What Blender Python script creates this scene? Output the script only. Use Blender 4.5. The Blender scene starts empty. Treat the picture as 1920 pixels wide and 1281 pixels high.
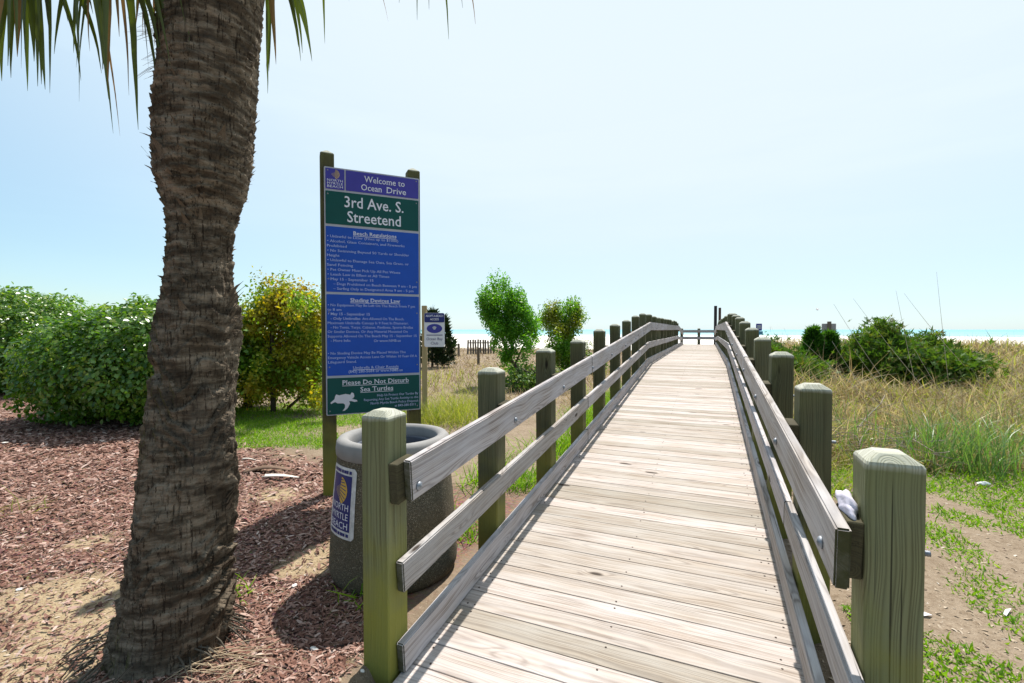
import bpy, bmesh, math, random
import numpy as np
from mathutils import Vector, Matrix
random.seed(7); rng = np.random.default_rng(7)
scene = bpy.context.scene
C = scene.collection
R = math.radians

# ------------------------------------------------------------------ camera
CAMZ, FPX, W, H, HY = 1.53, 870.0, 1920.0, 1281.0, 618.0
PITCH = -math.atan((H/2-HY)/FPX)
YAW = math.atan(366.0/FPX)
FW = np.array([-math.sin(YAW)*math.cos(PITCH), math.cos(YAW)*math.cos(PITCH), math.sin(PITCH)])
RT = np.array([math.cos(YAW), math.sin(YAW), 0.0]); UP = np.cross(RT, FW)
CAM = np.array([0, 0, CAMZ])
cd = bpy.data.cameras.new('camera'); cam = bpy.data.objects.new('camera', cd); C.objects.link(cam)
cd.sensor_width = 36; cd.lens = 36*FPX/W; cd.clip_end = 40000; cd.clip_start = .05
cam.location = CAM; cam.rotation_euler = (math.pi/2+PITCH, 0, YAW)
scene.camera = cam

# ------------------------------------------------------------------ sky, sun, exposure
SUN_AZ, SUN_EL = R(-3.3), R(59)                # azimuth measured from +Y towards +X
world = bpy.data.worlds.new('World'); scene.world = world; world.use_nodes = True
wt = world.node_tree; wt.nodes.clear()
sky = wt.nodes.new('ShaderNodeTexSky'); sky.sky_type = 'NISHITA'; sky.sun_disc = False
sky.sun_elevation = SUN_EL; sky.sun_rotation = SUN_AZ
sky.air_density = 1.0; sky.dust_density = 0.4; sky.ozone_density = 2.0; sky.altitude = 0
bg = wt.nodes.new('ShaderNodeBackground'); bg.inputs['Strength'].default_value = 0.09
wo = wt.nodes.new('ShaderNodeOutputWorld')
# a thin milky veil of high cloud, brighter round the sun (its aureole), with faint streaks
SDIR = (math.sin(SUN_AZ)*math.cos(SUN_EL), math.cos(SUN_AZ)*math.cos(SUN_EL), math.sin(SUN_EL))
tint = wt.nodes.new('ShaderNodeMix'); tint.data_type = 'RGBA'; tint.clamp_factor = True
veil = wt.nodes.new('ShaderNodeMix'); veil.data_type = 'RGBA'; veil.inputs[6].default_value = (4.6, 7.4, 9.3, 1); veil.inputs[7].default_value = (6.3, 7.2, 7.9, 1)
wg = wt.nodes.new('ShaderNodeMix'); wg.data_type = 'RGBA'; wg.blend_type = 'MULTIPLY'; wg.inputs[0].default_value = 1; wg.inputs[7].default_value = (1.0, 1.10, 1.04, 1)
wc = wt.nodes.new('ShaderNodeTexCoord'); wd = wt.nodes.new('ShaderNodeVectorMath'); wd.operation = 'DOT_PRODUCT'; wd.inputs[1].default_value = SDIR
wr = wt.nodes.new('ShaderNodeMapRange'); wr.interpolation_type = 'SMOOTHSTEP'; wr.inputs[1].default_value = -.06; wr.inputs[2].default_value = .86; wr.inputs[3].default_value = .0; wr.inputs[4].default_value = 1.0
wm = wt.nodes.new('ShaderNodeVectorMath'); wm.operation = 'MULTIPLY'; wm.inputs[1].default_value = (1.2, 1.2, 9.0)
wn = wt.nodes.new('ShaderNodeTexNoise'); wn.inputs['Scale'].default_value = 1.6; wn.inputs['Detail'].default_value = 5; wn.inputs['Roughness'].default_value = .55
wq = wt.nodes.new('ShaderNodeMapRange'); wq.inputs[1].default_value = .45; wq.inputs[2].default_value = .75; wq.inputs[3].default_value = 0; wq.inputs[4].default_value = .09
wa = wt.nodes.new('ShaderNodeMath'); wa.operation = 'ADD'
for a_, b_ in ((wc.outputs['Generated'], wd.inputs[0]), (wd.outputs['Value'], wr.inputs[0]), (wc.outputs['Generated'], wm.inputs[0]), (wm.outputs[0], wn.inputs['Vector']), (wn.outputs[0], wq.inputs[0]), (wr.outputs[0], wa.inputs[0]), (wq.outputs[0], wa.inputs[1]), (wa.outputs[0], tint.inputs[0]), (wr.outputs[0], veil.inputs[0]), (veil.outputs[2], tint.inputs[7]), (sky.outputs[0], wg.inputs[6]), (wg.outputs[2], tint.inputs[6])): wt.links.new(a_, b_)
wt.links.new(tint.outputs[2], bg.inputs[0]); wt.links.new(bg.outputs[0], wo.inputs[0])
sd = bpy.data.lights.new('sun', 'SUN'); sd.energy = 5.0; sd.angle = R(0.53); sd.color = (1.0, .95, .88)
sun = bpy.data.objects.new('sun', sd); C.objects.link(sun)
SV = Vector((math.sin(SUN_AZ)*math.cos(SUN_EL), math.cos(SUN_AZ)*math.cos(SUN_EL), math.sin(SUN_EL)))
sun.rotation_euler = SV.to_track_quat('Z', 'Y').to_euler(); sun.location = (0, 0, 30)
vs = scene.view_settings
vs.view_transform = 'Standard'; vs.look = 'None'; vs.gamma = 1; vs.use_curve_mapping = False
vs.exposure = 0.55

# ------------------------------------------------------------------ helpers
def ray(x, y): return FW*FPX + RT*(x-W/2) + UP*(H/2-y)
def gpt(x, y, z=0.0):                          # the point of the level z seen at a photo pixel
    d = ray(x, y); return CAM + d*((z-CAMZ)/d[2])
def dpt(x, y, zc): return CAM + ray(x, y)*(zc/FPX)   # a point at depth zc
def depth(p): return float((np.array(p)-CAM) @ FW)

def tag(o, label=None, cat=None, group=None, kind=None):
    if label: o['label'] = label
    if cat: o['category'] = cat
    if group: o['group'] = group
    if kind: o['kind'] = kind
    return o
def empty(name, loc=(0, 0, 0), rz=0, **k):
    o = bpy.data.objects.new(name, None); C.objects.link(o); o.location = loc; o.rotation_euler = (0, 0, rz)
    o.empty_display_size = .1
    return tag(o, **k)
def obj(name, me, mat=None, parent=None, loc=None, rot=None, **k):
    o = bpy.data.objects.new(name, me); C.objects.link(o)
    if mat is not None and len(me.materials) == 0: me.materials.append(mat)
    if parent: o.parent = parent
    if loc is not None: o.location = loc
    if rot is not None: o.rotation_euler = rot
    return tag(o, **k)
def np_mesh(name, V, F, smooth=False):
    V = np.asarray(V, dtype=np.float32).reshape(-1, 3); F = np.asarray(F, dtype=np.int32)
    me = bpy.data.meshes.new(name); n = F.shape[1]
    me.vertices.add(len(V)); me.vertices.foreach_set('co', V.ravel())
    me.loops.add(F.size); me.loops.foreach_set('vertex_index', F.ravel())
    me.polygons.add(len(F)); me.polygons.foreach_set('loop_start', np.arange(0, F.size, n, dtype=np.int32))
    if smooth: me.polygons.foreach_set('use_smooth', np.ones(len(F), dtype=bool))
    me.update(calc_edges=True)
    return me
def scatter(T, F, P, M, S):                    # copies of a template (T verts, F faces) at P with frames M (N,3,3 columns) and sizes S (N,) or (N,3)
    T = np.asarray(T, float); F = np.asarray(F, int); N = len(P); S = np.asarray(S, float)
    if S.ndim == 1: S = S[:, None].repeat(3, 1)
    L = T[None]*S[:, None, :]
    V = np.einsum('nij,nkj->nki', M, L) + np.asarray(P)[:, None, :]
    FF = (F[None] + (np.arange(N)*len(T))[:, None, None]).reshape(-1, F.shape[1])
    return V.reshape(-1, 3), FF
def nrm(v): return v/np.maximum(np.linalg.norm(v, axis=-1, keepdims=True), 1e-9)
def frames(Z, spin=None):                      # frames whose third column is Z; first column spun at random
    Z = nrm(Z); N = len(Z); A = rng.normal(size=(N, 3)) if spin is None else spin
    X = nrm(A - (A*Z).sum(1, keepdims=True)*Z); Y = np.cross(Z, X)
    return np.stack([X, Y, Z], axis=2)
def pyd(name, v, f, smooth=False):
    me = bpy.data.meshes.new(name); me.from_pydata([tuple(map(float, p)) for p in v], [], f); me.update()
    if smooth:
        for p in me.polygons: p.use_smooth = True
    return me
def box_mesh(name, sx, sy, sz, bev=.004, org=(0, 0, 0), seg=1):
    bm = bmesh.new(); bmesh.ops.create_cube(bm, size=1)
    for v in bm.verts: v.co = Vector((v.co.x*sx+org[0], v.co.y*sy+org[1], v.co.z*sz+org[2]))
    if bev > 0: bmesh.ops.bevel(bm, geom=bm.edges[:], offset=bev, segments=seg, affect='EDGES', clamp_overlap=True)
    me = bpy.data.meshes.new(name); bm.to_mesh(me); bm.free(); return me
def tube_data(pts, rad, k=6, v0=0):
    pts = np.asarray(pts, float); n = len(pts); rad = np.broadcast_to(np.asarray(rad, float), (n,))
    t = nrm(np.gradient(pts, axis=0)); ref = np.array([0, 0, 1.0]) if abs(t[0, 2]) < .9 else np.array([1.0, 0, 0])
    V = []; F = []
    for i in range(n):
        a = nrm(np.cross(t[i], ref)[None])[0]; b = np.cross(t[i], a)
        for j in range(k):
            th = 2*math.pi*j/k; V.append(pts[i]+rad[i]*(a*math.cos(th)+b*math.sin(th)))
    for i in range(n-1):
        for j in range(k):
            F.append((v0+i*k+j, v0+i*k+(j+1) % k, v0+(i+1)*k+(j+1) % k, v0+(i+1)*k+j))
    F.append(tuple(v0+j for j in range(k))[::-1]); F.append(tuple(v0+(n-1)*k+j for j in range(k)))
    return V, F
def tubes(name, lst, k=6, smooth=True):        # several branches of ONE thing in one mesh
    V = []; F = []
    for pts, rad in lst:
        v, f = tube_data(pts, rad, k, len(V)); V += v; F += f
    return pyd(name, V, F, smooth)
def lathe(name, prof, k=48, smooth=True, a0=0, a1=2*math.pi):
    V = []; F = []; n = len(prof)
    for i, (r, z) in enumerate(prof):
        for j in range(k):
            a = 2*math.pi*j/k; V.append((r*math.cos(a), r*math.sin(a), z))
    for i in range(n-1):
        for j in range(k):
            F.append((i*k+j, i*k+(j+1) % k, (i+1)*k+(j+1) % k, (i+1)*k+j))
    return pyd(name, V, F, smooth)
def noise2(x, y, s=1.0, seed=0):               # cheap smooth noise from sines, about -1..1
    r = np.random.default_rng(seed); o = 0
    for k in range(7):
        a = r.uniform(0, 6.28); f = s*r.uniform(.5, 2.2); p = r.uniform(0, 6.28)
        o = o + np.sin((x*math.cos(a)+y*math.sin(a))*f+p)
    return o/3.2

# ------------------------------------------------------------------ materials
class NT:
    def __init__(s, name):
        s.m = bpy.data.materials.new(name); s.m.use_nodes = True; s.t = s.m.node_tree; s.t.nodes.clear()
        s.out = s.t.nodes.new('ShaderNodeOutputMaterial')
    def n(s, typ, ins=None, **k):
        nd = s.t.nodes.new('ShaderNode'+typ)
        for a, b in k.items(): setattr(nd, a, b)
        for a, b in (ins or {}).items(): s.set(nd.inputs[a], b)
        return nd
    def set(s, sock, v):
        if isinstance(v, bpy.types.NodeSocket): s.t.links.new(v, sock)
        elif isinstance(v, bpy.types.Node): s.t.links.new(v.outputs[0], sock)
        else:
            if hasattr(sock.default_value, '__len__') and len(sock.default_value) == 4 and len(v) == 3: v = (*v, 1)
            sock.default_value = v
    def math(s, op, a, b=None, c=None, clamp=False):
        nd = s.n('Math', operation=op, use_clamp=clamp)
        for i, v in enumerate((a, b, c)):
            if v is not None: s.set(nd.inputs[i], v)
        return nd.outputs[0]
    def mix(s, f, a, b, blend='MIX'):
        nd = s.n('Mix', data_type='RGBA', blend_type=blend); nd.clamp_factor = True
        s.set(nd.inputs[0], f); s.set(nd.inputs[6], a); s.set(nd.inputs[7], b); return nd.outputs[2]
    def ramp(s, f, stops, interp='LINEAR'):
        nd = s.n('ValToRGB', {'Fac': f}); cr = nd.color_ramp; cr.interpolation = interp
        while len(cr.elements) < len(stops): cr.elements.new(.5)
        for e, (p, c) in zip(cr.elements, stops): e.position = p; e.color = (*c, 1) if len(c) == 3 else c
        return nd.outputs[0]
    def noise(s, vec, scale, detail=3, rough=.5, dist=0, out=0):
        return s.n('TexNoise', {'Vector': vec, 'Scale': scale, 'Detail': detail, 'Roughness': rough, 'Distortion': dist}).outputs[out]
    def scale(s, vec, xyz):
        nd = s.n('VectorMath', operation='MULTIPLY'); s.set(nd.inputs[0], vec); s.set(nd.inputs[1], xyz); return nd.outputs[0]
    def rng(s, v, a, b, c=0.0, d=1.0):
        return s.n('MapRange', {0: v, 1: a, 2: b, 3: c, 4: d}).outputs[0]
    def bsdf(s, col, rough=.7, bump=None, bstr=.3, bdist=.01, spec=.3, **k):
        p = s.n('BsdfPrincipled', {'Base Color': col, 'Roughness': rough, 'Specular IOR Level': spec})
        for a, b in k.items(): s.set(p.inputs[a.replace('_', ' ')], b)
        if bump is not None:
            b = s.n('Bump', {'Strength': bstr, 'Distance': bdist, 'Height': bump}); s.t.links.new(b.outputs[0], p.inputs['Normal'])
        s.t.links.new(p.outputs[0], s.out.inputs[0]); return p

def plain(name, col, rough=.6, var=.15, scale=12, metal=0, spec=.3):
    t = NT(name); co = t.n('TexCoord').outputs['Object']
    n = t.noise(co, scale, 4); v = t.rng(n, .25, .75, 1-var, 1+var)
    c = t.mix(1.0, col, t.n('CombineColor', {0: v, 1: v, 2: v}).outputs[0], 'MULTIPLY')
    t.bsdf(c, rough, n, .15, .003, spec, Metallic=metal); return t.m

def wood(name, axis, light, dark, grey, freq=620, knots=1.0, algae=0.0, greyamt=.5, rough=.75, tone=.18, crack=.5, bump=.35, warp=1.0, ends=None):
    """weathered timber: growth rings round a pith that wanders along the board, knots, fibre, cracks"""
    t = NT(name); co = t.n('TexCoord').outputs['Object']; rnd = t.n('ObjectInfo').outputs['Random']
    sp = t.n('SeparateXYZ', {0: co}).outputs
    a, b, c = {'x': (0, 1, 2), 'y': (1, 0, 2), 'z': (2, 0, 1)}[axis]
    x = t.math('MULTIPLY_ADD', rnd, 53.0, sp[a]); y = sp[b]; z = sp[c]
    r2 = t.math('FRACT', t.math('MULTIPLY', rnd, 17.3)); r3 = t.math('FRACT', t.math('MULTIPLY', rnd, 71.7))
    v = lambda sx, sy: t.n('CombineXYZ', {0: t.math('MULTIPLY', x, sx), 1: t.math('MULTIPLY', y, sy), 2: t.math('MULTIPLY', z, sy)}).outputs[0]
    low = t.n('SeparateXYZ', {0: t.noise(v(1.1, 1.0), 1.0, 2, out=1)}).outputs
    py = t.math('ADD', y, t.math('ADD', t.math('MULTIPLY_ADD', r2, .16, -.08), t.math('MULTIPLY_ADD', low[0], .18*warp, -.09*warp)))
    pz = t.math('ADD', z, t.math('ADD', t.math('MULTIPLY_ADD', r3, .05, .03), t.math('MULTIPLY_ADD', low[1], .12*warp, -.06*warp)))
    rad = t.math('SQRT', t.math('ADD', t.math('MULTIPLY', py, py), t.math('MULTIPLY', pz, pz)))
    vor = t.n('TexVoronoi', {'Vector': v(2.1, 7.0), 'Scale': 1.0, 'Randomness': 1.0}); d = vor.outputs['Distance']
    keep = t.math('GREATER_THAN', t.n('SeparateColor', {0: vor.outputs['Color']}).outputs[0], .62)
    k = t.math('MULTIPLY', t.math('EXPONENT', t.math('MULTIPLY', t.math('MULTIPLY', d, d), -22.0)), t.math('MULTIPLY', keep, knots))
    h = t.math('ADD', t.math('MULTIPLY', rad, freq), t.math('ADD', t.math('MULTIPLY', k, 16.0), t.math('MULTIPLY', t.noise(v(1.2, 22), 1.0, 3), 3.5)))
    h = t.math('ADD', h, t.math('MULTIPLY', t.math('SINE', t.math('MULTIPLY_ADD', rad, 170.0, t.math('MULTIPLY', rnd, 40.0))), 2.4))
    ring = t.math('POWER', t.math('MULTIPLY_ADD', t.math('SINE', h), .5, .5), 2.2)
    fib = t.noise(v(5, 260), 1.0, 3, .6)
    blot = t.noise(v(2.2, 9), 1.0, 4, .6)
    col = t.mix(t.math('MULTIPLY_ADD', ring, .62, t.math('MULTIPLY_ADD', fib, .5, -.2)), light, dark)
    stk = t.noise(v(.7, 48), 1.0, 4, .6); col = t.mix(t.rng(stk, .48, .72, 0, .55), col, dark); col = t.mix(t.rng(stk, .46, .30, 0, .5), col, grey)
    col = t.mix(t.rng(blot, .35, .7, 0, greyamt), col, grey)
    core = t.rng(k, .72, .93); col = t.mix(core, col, tuple(q*.35 for q in dark))
    crk = t.rng(t.noise(v(.8, 95), 1.0, 2, .5), .685, .72); col = t.mix(t.math('MULTIPLY', crk, crack), col, tuple(q*.2 for q in dark))
    tn = t.math('MULTIPLY_ADD', t.math('FRACT', t.math('MULTIPLY', rnd, 31.9)), 2*tone, 1-tone)
    col = t.mix(1.0, col, t.n('CombineColor', {0: tn, 1: tn, 2: t.math('POWER', tn, 1.25)}).outputs[0], 'MULTIPLY')
    if ends:                                   # mossy end grain, coloured darker to stand in for shade on the end faces
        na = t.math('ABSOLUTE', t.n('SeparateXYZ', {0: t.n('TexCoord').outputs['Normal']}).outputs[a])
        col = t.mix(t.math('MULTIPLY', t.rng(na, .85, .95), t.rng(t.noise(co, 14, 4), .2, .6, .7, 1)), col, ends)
    if algae:
        f0 = t.math('MULTIPLY', t.rng(t.math('ADD', sp[2], t.math('MULTIPLY', blot, .03)), -.030, -.012), .8); col = t.mix(f0, col, t.mix(ring, (.52, .52, .46), (.36, .35, .29)))
        wp = t.n('SeparateXYZ', {0: t.n('NewGeometry').outputs['Position']}).outputs[2]
        wn = t.noise(co, 7, 4)
        f = t.math('MULTIPLY', t.rng(t.math('ADD', wp, t.math('MULTIPLY_ADD', wn, -.7, .25)), .12, .62, 1, 0), algae)
        col = t.mix(f, col, (.23, .22, .035))
        f2 = t.math('MULTIPLY', t.rng(t.noise(co, 3.1, 3), .5, .72), algae*.55); col = t.mix(f2, col, (.16, .18, .06))
    hh = t.math('ADD', t.math('MULTIPLY', ring, -.6), t.math('SUBTRACT', t.math('MULTIPLY', fib, .8), t.math('MULTIPLY', crk, 1.5)))
    t.bsdf(col, rough, hh, bump, .0025, .25); return t.m

def leafmat(name, cols, trans=.35, rough=.45, spec=.4, tcol=None, big=None):
    """leaf: colour picked per leaf from cols; light comes through"""
    t = NT(name); isl = t.n('NewGeometry').outputs['Random Per Island']
    st = [(i/max(1, len(cols)-1), c) for i, c in enumerate(cols)]
    col = t.ramp(isl, st)
    if big:
        pos = t.n('NewGeometry').outputs['Position']; f = t.rng(t.noise(pos, big[0], 3), .42, .62, 0, big[2] if len(big) > 2 else 1)
        col = t.mix(f, col, big[1])
    p = t.n('BsdfPrincipled', {'Base Color': col, 'Roughness': rough, 'Specular IOR Level': spec})
    tc = t.mix(1.0, col, tcol or (1.5, 1.6, .7), 'MULTIPLY')
    tr = t.n('BsdfTranslucent', {'Color': tc}); mx = t.n('MixShader', {0: trans, 1: p.outputs[0], 2: tr.outputs[0]})
    t.t.links.new(mx.outputs[0], t.out.inputs[0]); return t.m

M_deck = wood('deck_timber', 'x', (.41, .345, .285), (.145, .106, .078), (.46, .43, .405), 560, 1.2, 0, .65, .8, .24, .7, .35, .55)
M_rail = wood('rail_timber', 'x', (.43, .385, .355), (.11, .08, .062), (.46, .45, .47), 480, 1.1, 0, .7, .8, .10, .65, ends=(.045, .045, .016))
M_post = wood('treated_post_timber', 'z', (.20, .20, .10), (.062, .055, .022), (.15, .165, .092), 640, .9, .85, .6, .8, .14, .8, .5, .45)
M_post2 = wood('old_post_timber', 'z', (.115, .11, .058), (.04, .035, .016), (.088, .097, .054), 640, 1.0, .6, .6, .85, .32, .8, .5, .45)
M_spost = wood('sign_post_timber', 'z', (.085, .08, .034), (.04, .034, .015), (.07, .07, .036), 560, .8, .9, .5, .8, .1, .6)
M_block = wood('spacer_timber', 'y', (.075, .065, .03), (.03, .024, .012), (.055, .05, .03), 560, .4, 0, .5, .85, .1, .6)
M_steel = plain('galvanised_steel', (.26, .28, .31), .55, .25, 60, .8)

# ------------------------------------------------------------------ ground
def deck_z(y): return -.04 + .079*(min(y, 11.2)-1.6)
def terrain(X, Y):
    r = np.hypot(X, Y)
    z = .02*noise2(X, Y, .9, 3)*np.clip((r-2)/4, 0, 1) + .012*noise2(X, Y, 3.0, 5)*np.clip((r-1.5)/3, 0, 1)
    z = z + .12*noise2(X, Y, .22, 8)*np.clip((r-12)/20, 0, 1)
    u = np.clip((X+1.40)/.12, 0, 1)*np.clip((.75-X)/.25, 0, 1)*np.clip((4.5-Y)/2.5, 0, 1)   # dug out under the start of the ramp
    z = z*(1-u) - .19*u
    dn = np.exp(-((Y-36+.25*X)/7)**2)*np.clip((X-2)/6, 0, 1)                               # dune ridge on the right
    z = z + dn*(.38+.1*noise2(X, Y, .5, 4))
    be = np.clip((Y-34-1.5*noise2(X, Y, .2, 2))/8, 0, 1)*(1-np.clip((X+2)/4, 0, 1)) + np.clip((Y-46)/8, 0, 1)*np.clip((X+2)/4, 0, 1)
    z = z*(1-be) + be*(-.25 - 1.0*np.clip((Y-36)/135, 0, 3))
    return z
NR, NA = 300, 420
rr = .25*(900/.25)**(np.arange(NR)/(NR-1)); aa = np.arange(NA)/NA*2*math.pi
X = rr[:, None]*np.cos(aa)[None]; Y = rr[:, None]*np.sin(aa)[None]
Z = terrain(X, Y)
V = np.stack([X, Y, Z], 2).reshape(-1, 3); V = np.vstack([V, [[0, 0, -.19]]])
i = np.arange(NR-1)[:, None]*NA; j = np.arange(NA)[None]
F = np.stack([i+j, i+NA+j, i+NA+(j+1) % NA, i+(j+1) % NA], 2).reshape(-1, 4)
F = np.vstack([F, np.stack([np.full(NA, NR*NA), np.arange(NA), (np.arange(NA)+1) % NA, (np.arange(NA)+1) % NA], 1)[:, :4]])
gm_f = [tuple(f[:3]) if f[2] == f[3] else tuple(f) for f in F.tolist()]
me = bpy.data.meshes.new('ground'); me.from_pydata(V.tolist(), [], gm_f); me.update()
me.polygons.foreach_set('use_smooth', np.ones(len(me.polygons), dtype=bool))
def sand_patch(X, Y):                          # bare sandy soil in the mulch, beside the palm and the bin
    X = np.asarray(X, float); Y = np.asarray(Y, float); m = 0
    for px, py, s in ((120, 1110, .33), (190, 1180, .30), (60, 1240, .38), (600, 1040, .20), (560, 1065, .16), (655, 1050, .18), (520, 930, .28), (160, 1020, .15)):
        g = gpt(px, py); m = m + np.exp(-(((X-g[0])**2+(Y-g[1])**2)/s**2))
    return np.clip((m+.35*noise2(X, Y, 6, 11)-.28)*2.2, 0, 1)
def mulch_mask(X, Y):
    X = np.asarray(X, float); Y = np.asarray(Y, float)
    d = .25*noise2(X, Y, 1.5, 21)
    edge = 4.1+d+.2*np.clip(-X-3, 0, 20)     # the bed runs back to the shrubs
    return np.clip((-1.42-X+.1*d)/.15, 0, 1)*np.clip((edge-Y)/.6, 0, 1)
beach = np.clip((V[:, 1]-35-3*noise2(V[:, 0], V[:, 1], .3, 31))/5, 0, 1)*(V[:, 0] < 0)*1.0 + np.clip((V[:, 1]-44)/4, 0, 1)*(V[:, 0] >= 0)
ca = me.color_attributes.new('zone', 'FLOAT_COLOR', 'POINT')
mm = mulch_mask(V[:, 0], V[:, 1])
ca.data.foreach_set('color', np.stack([mm, sand_patch(V[:, 0], V[:, 1])*mm, beach, np.ones(len(V))], 1).astype(np.float32).ravel())
t = NT('ground_soil'); pos = t.n('NewGeometry').outputs['Position']
zc = t.n('SeparateColor', {0: t.n('VertexColor', layer_name='zone').outputs[0]}).outputs
n1 = t.noise(pos, 1.3, 5, .6); n2 = t.noise(pos, 22, 5, .65); n3 = t.noise(pos, 140, 3, .6)
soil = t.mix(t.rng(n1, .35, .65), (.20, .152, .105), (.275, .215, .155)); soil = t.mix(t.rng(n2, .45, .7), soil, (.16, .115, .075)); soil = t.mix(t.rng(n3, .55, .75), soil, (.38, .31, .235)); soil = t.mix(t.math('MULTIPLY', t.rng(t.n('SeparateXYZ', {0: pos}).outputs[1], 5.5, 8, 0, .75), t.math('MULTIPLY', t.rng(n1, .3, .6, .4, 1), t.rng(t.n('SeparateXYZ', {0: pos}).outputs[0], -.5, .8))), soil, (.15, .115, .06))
sand = t.mix(t.rng(n2, .3, .7), (.38, .295, .185), (.26, .19, .11)); sand = t.mix(t.rng(n3, .55, .7), sand, (.45, .365, .25))
mul = t.mix(t.rng(n2, .35, .65), (.11, .06, .045), (.23, .135, .105)); mul = t.mix(t.rng(n3, .52, .7), mul, (.22, .13, .10))
vo = t.n('TexVoronoi', {'Vector': t.scale(pos, (40, 90, 60)), 'Scale': 1.0}); mul = t.mix(.35, mul, vo.outputs['Color'], 'OVERLAY')
c = t.mix(zc[0], soil, mul); c = t.mix(zc[1], c, sand); c = t.mix(zc[2], c, (.74, .70, .63))
t.bsdf(c, .95, t.math('ADD', n2, t.math('MULTIPLY', n3, .4)), .6, .02, .1)
obj('ground', me, t.m, kind='structure')

# sea beyond the beach
t = NT('sea_water'); pos = t.n('NewGeometry').outputs['Position']; sp = t.n('SeparateXYZ', {0: pos}).outputs
w1 = t.noise(t.scale(pos, (.02, .09, 0)), 1.0, 4, .6); w2 = t.noise(t.scale(pos, (.15, .6, 0)), 1.0, 3, .6)
col = t.mix(t.rng(sp[1], 170, 900), (.26, .44, .47), (.17, .36, .42)); col = t.mix(t.rng(w1, .45, .7), col, (.13, .31, .38))
foam = t.math('MULTIPLY', t.rng(t.math('ADD', t.noise(t.scale(pos, (.006, .045, 0)), 1.0, 5, .65), t.rng(sp[1], 170, 330, .16, -.08)), .56, .62), t.rng(sp[1], 230, 420, 1, 0))
col = t.mix(foam, col, (.85, .87, .87))
t.bsdf(col, .6, t.math('ADD', w1, w2), .5, .6, .12)
obj('sea', pyd('sea', [(-30000, 150, -1.15), (30000, 150, -1.15), (30000, 36000, -1.15), (-30000, 36000, -1.15)], [(0, 1, 2, 3)]), t.m, kind='structure')

# concrete approach slab in front of the ramp
t = NT('worn_concrete'); co = t.n('TexCoord').outputs['Object']; n = t.noise(co, 6, 5, .6); n2 = t.noise(co, 90, 3)
t.bsdf(t.mix(t.rng(n2, .5, .8, 0, .5), t.mix(n, (.30, .30, .29), (.42, .41, .39)), (.2, .19, .18)), .9, n2, .3, .004, .2)
obj('concrete_path', box_mesh('concrete_path', 3.1, 3.4, .16, .012, (0, 0, -.08)), t.m, None, (.04, -.15, -.012), kind='structure')

# ------------------------------------------------------------------ boardwalk
XL, XR, PW = -1.287, .445, .145                # inner faces of the posts, post width
bw = empty('boardwalk', (-.42, 1.5, 0), label='weathered grey timber boardwalk ramp with post-and-rail sides leading over the dunes to the sea', cat='boardwalk')
bw0 = Vector(bw.location)
def bput(name, me, mat, loc, rot=(0, 0, 0), parent=bw):
    o = obj(name, me, mat, parent, rot=rot)
    o.location = Vector(loc)-(bw0 if parent is bw else Vector((0, 0, 0))); return o
SL = math.atan(.079); PITCHP = .147
planks = [box_mesh('plank', XR-XL+.012*k-.02, .1422+.0009*(k % 3), .036, .0016, (0, 0, -.018), 2) for k in range(4)]
nails = []
y = 1.485
while y < 27.3:
    ramp = y < 11.2
    s = PITCHP*(math.cos(SL) if ramp else 1)
    yc = y+s/2; flip = random.randrange(2)
    bput('plank', planks[random.randrange(4)], M_deck, ((XL+XR)/2+random.uniform(-.006, .006), yc, deck_z(yc)+random.uniform(-.0008, .0008)),
         ((SL if ramp else 0)*(1-2*flip)+random.uniform(-.003, .003), random.uniform(-.001, .001), random.uniform(-.0008, .0008)+math.pi*flip))
    for xq in (XL+.075, XL+.12, (XL+XR)/2-.02, XR-.12, XR-.075):
        if random.random() < .9: nails.append((xq+random.uniform(-.008, .008), yc+random.choice((-.045, .045)), yc))
    y += s
nz = np.array([(a-bw0.x, b-bw0.y, deck_z(b)+.0012-bw0.z) for a, b, _ in nails]); NV = np.array([(.0055*math.cos(q), .0055*math.sin(q), 0) for q in np.arange(6)*math.pi/3]); NV = np.vstack([NV, NV*.99-np.array([0, 0, .004])])
V, F = scatter(NV, [(0, 1, 2, 3), (0, 3, 4, 5)]+[(q, q+6, (q+1) % 6+6, (q+1) % 6) for q in range(6)], nz, frames(np.tile([[0, -.079, 1.0]], (len(nz), 1))), np.ones(len(nz)))
obj('nail_heads', np_mesh('nail_heads', V, F), plain('rusty_nail', (.07, .05, .04), .7), bw, kind='stuff')
def board(name, A, B, h, th, mat=M_rail, parent=bw, roll=0, bev=.006):   # board whose long axis runs A>B, h high, th thick
    A = Vector(A); B = Vector(B); d = B-A; L = d.length
    me = box_mesh(name, L, th, h, bev, (0, 0, 0), 2)
    ex = d.normalized(); ey = Vector((0, 0, 1)).cross(ex).normalized(); ez = ex.cross(ey)
    q = Matrix((ex, ey, ez)).transposed().to_euler()
    return bput(name, me, mat, (A+B)/2, q, parent)
def post_mesh(hgt, w=PW, cham=.036, ch=.03):
    c = .006; V = []; F = []
    def ring(hw, z, c):
        p = [(-hw+c, -hw), (hw-c, -hw), (hw, -hw+c), (hw, hw-c), (hw-c, hw), (-hw+c, hw), (-hw, hw-c), (-hw, -hw+c)]
        V.extend([(a, b, z) for a, b in p])
    ring(w/2, -hgt, c); ring(w/2, -ch, c); ring(w/2-.004, -ch+.008, c); ring(w/2-cham, 0, c)
    for k in range(3):
        for q in range(8): F.append((k*8+q, k*8+(q+1) % 8, (k+1)*8+(q+1) % 8, (k+1)*8+q))
    F.append(tuple(range(24, 32))); F.append(tuple(range(8))[::-1])
    return pyd('post', V, F)
YPL = [1.65+1.15*k for k in range(9)]; YPR = [1.69, 2.80, 3.95, 5.25, 6.5, 7.7, 8.85, 10.0, 11.05]
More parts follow.
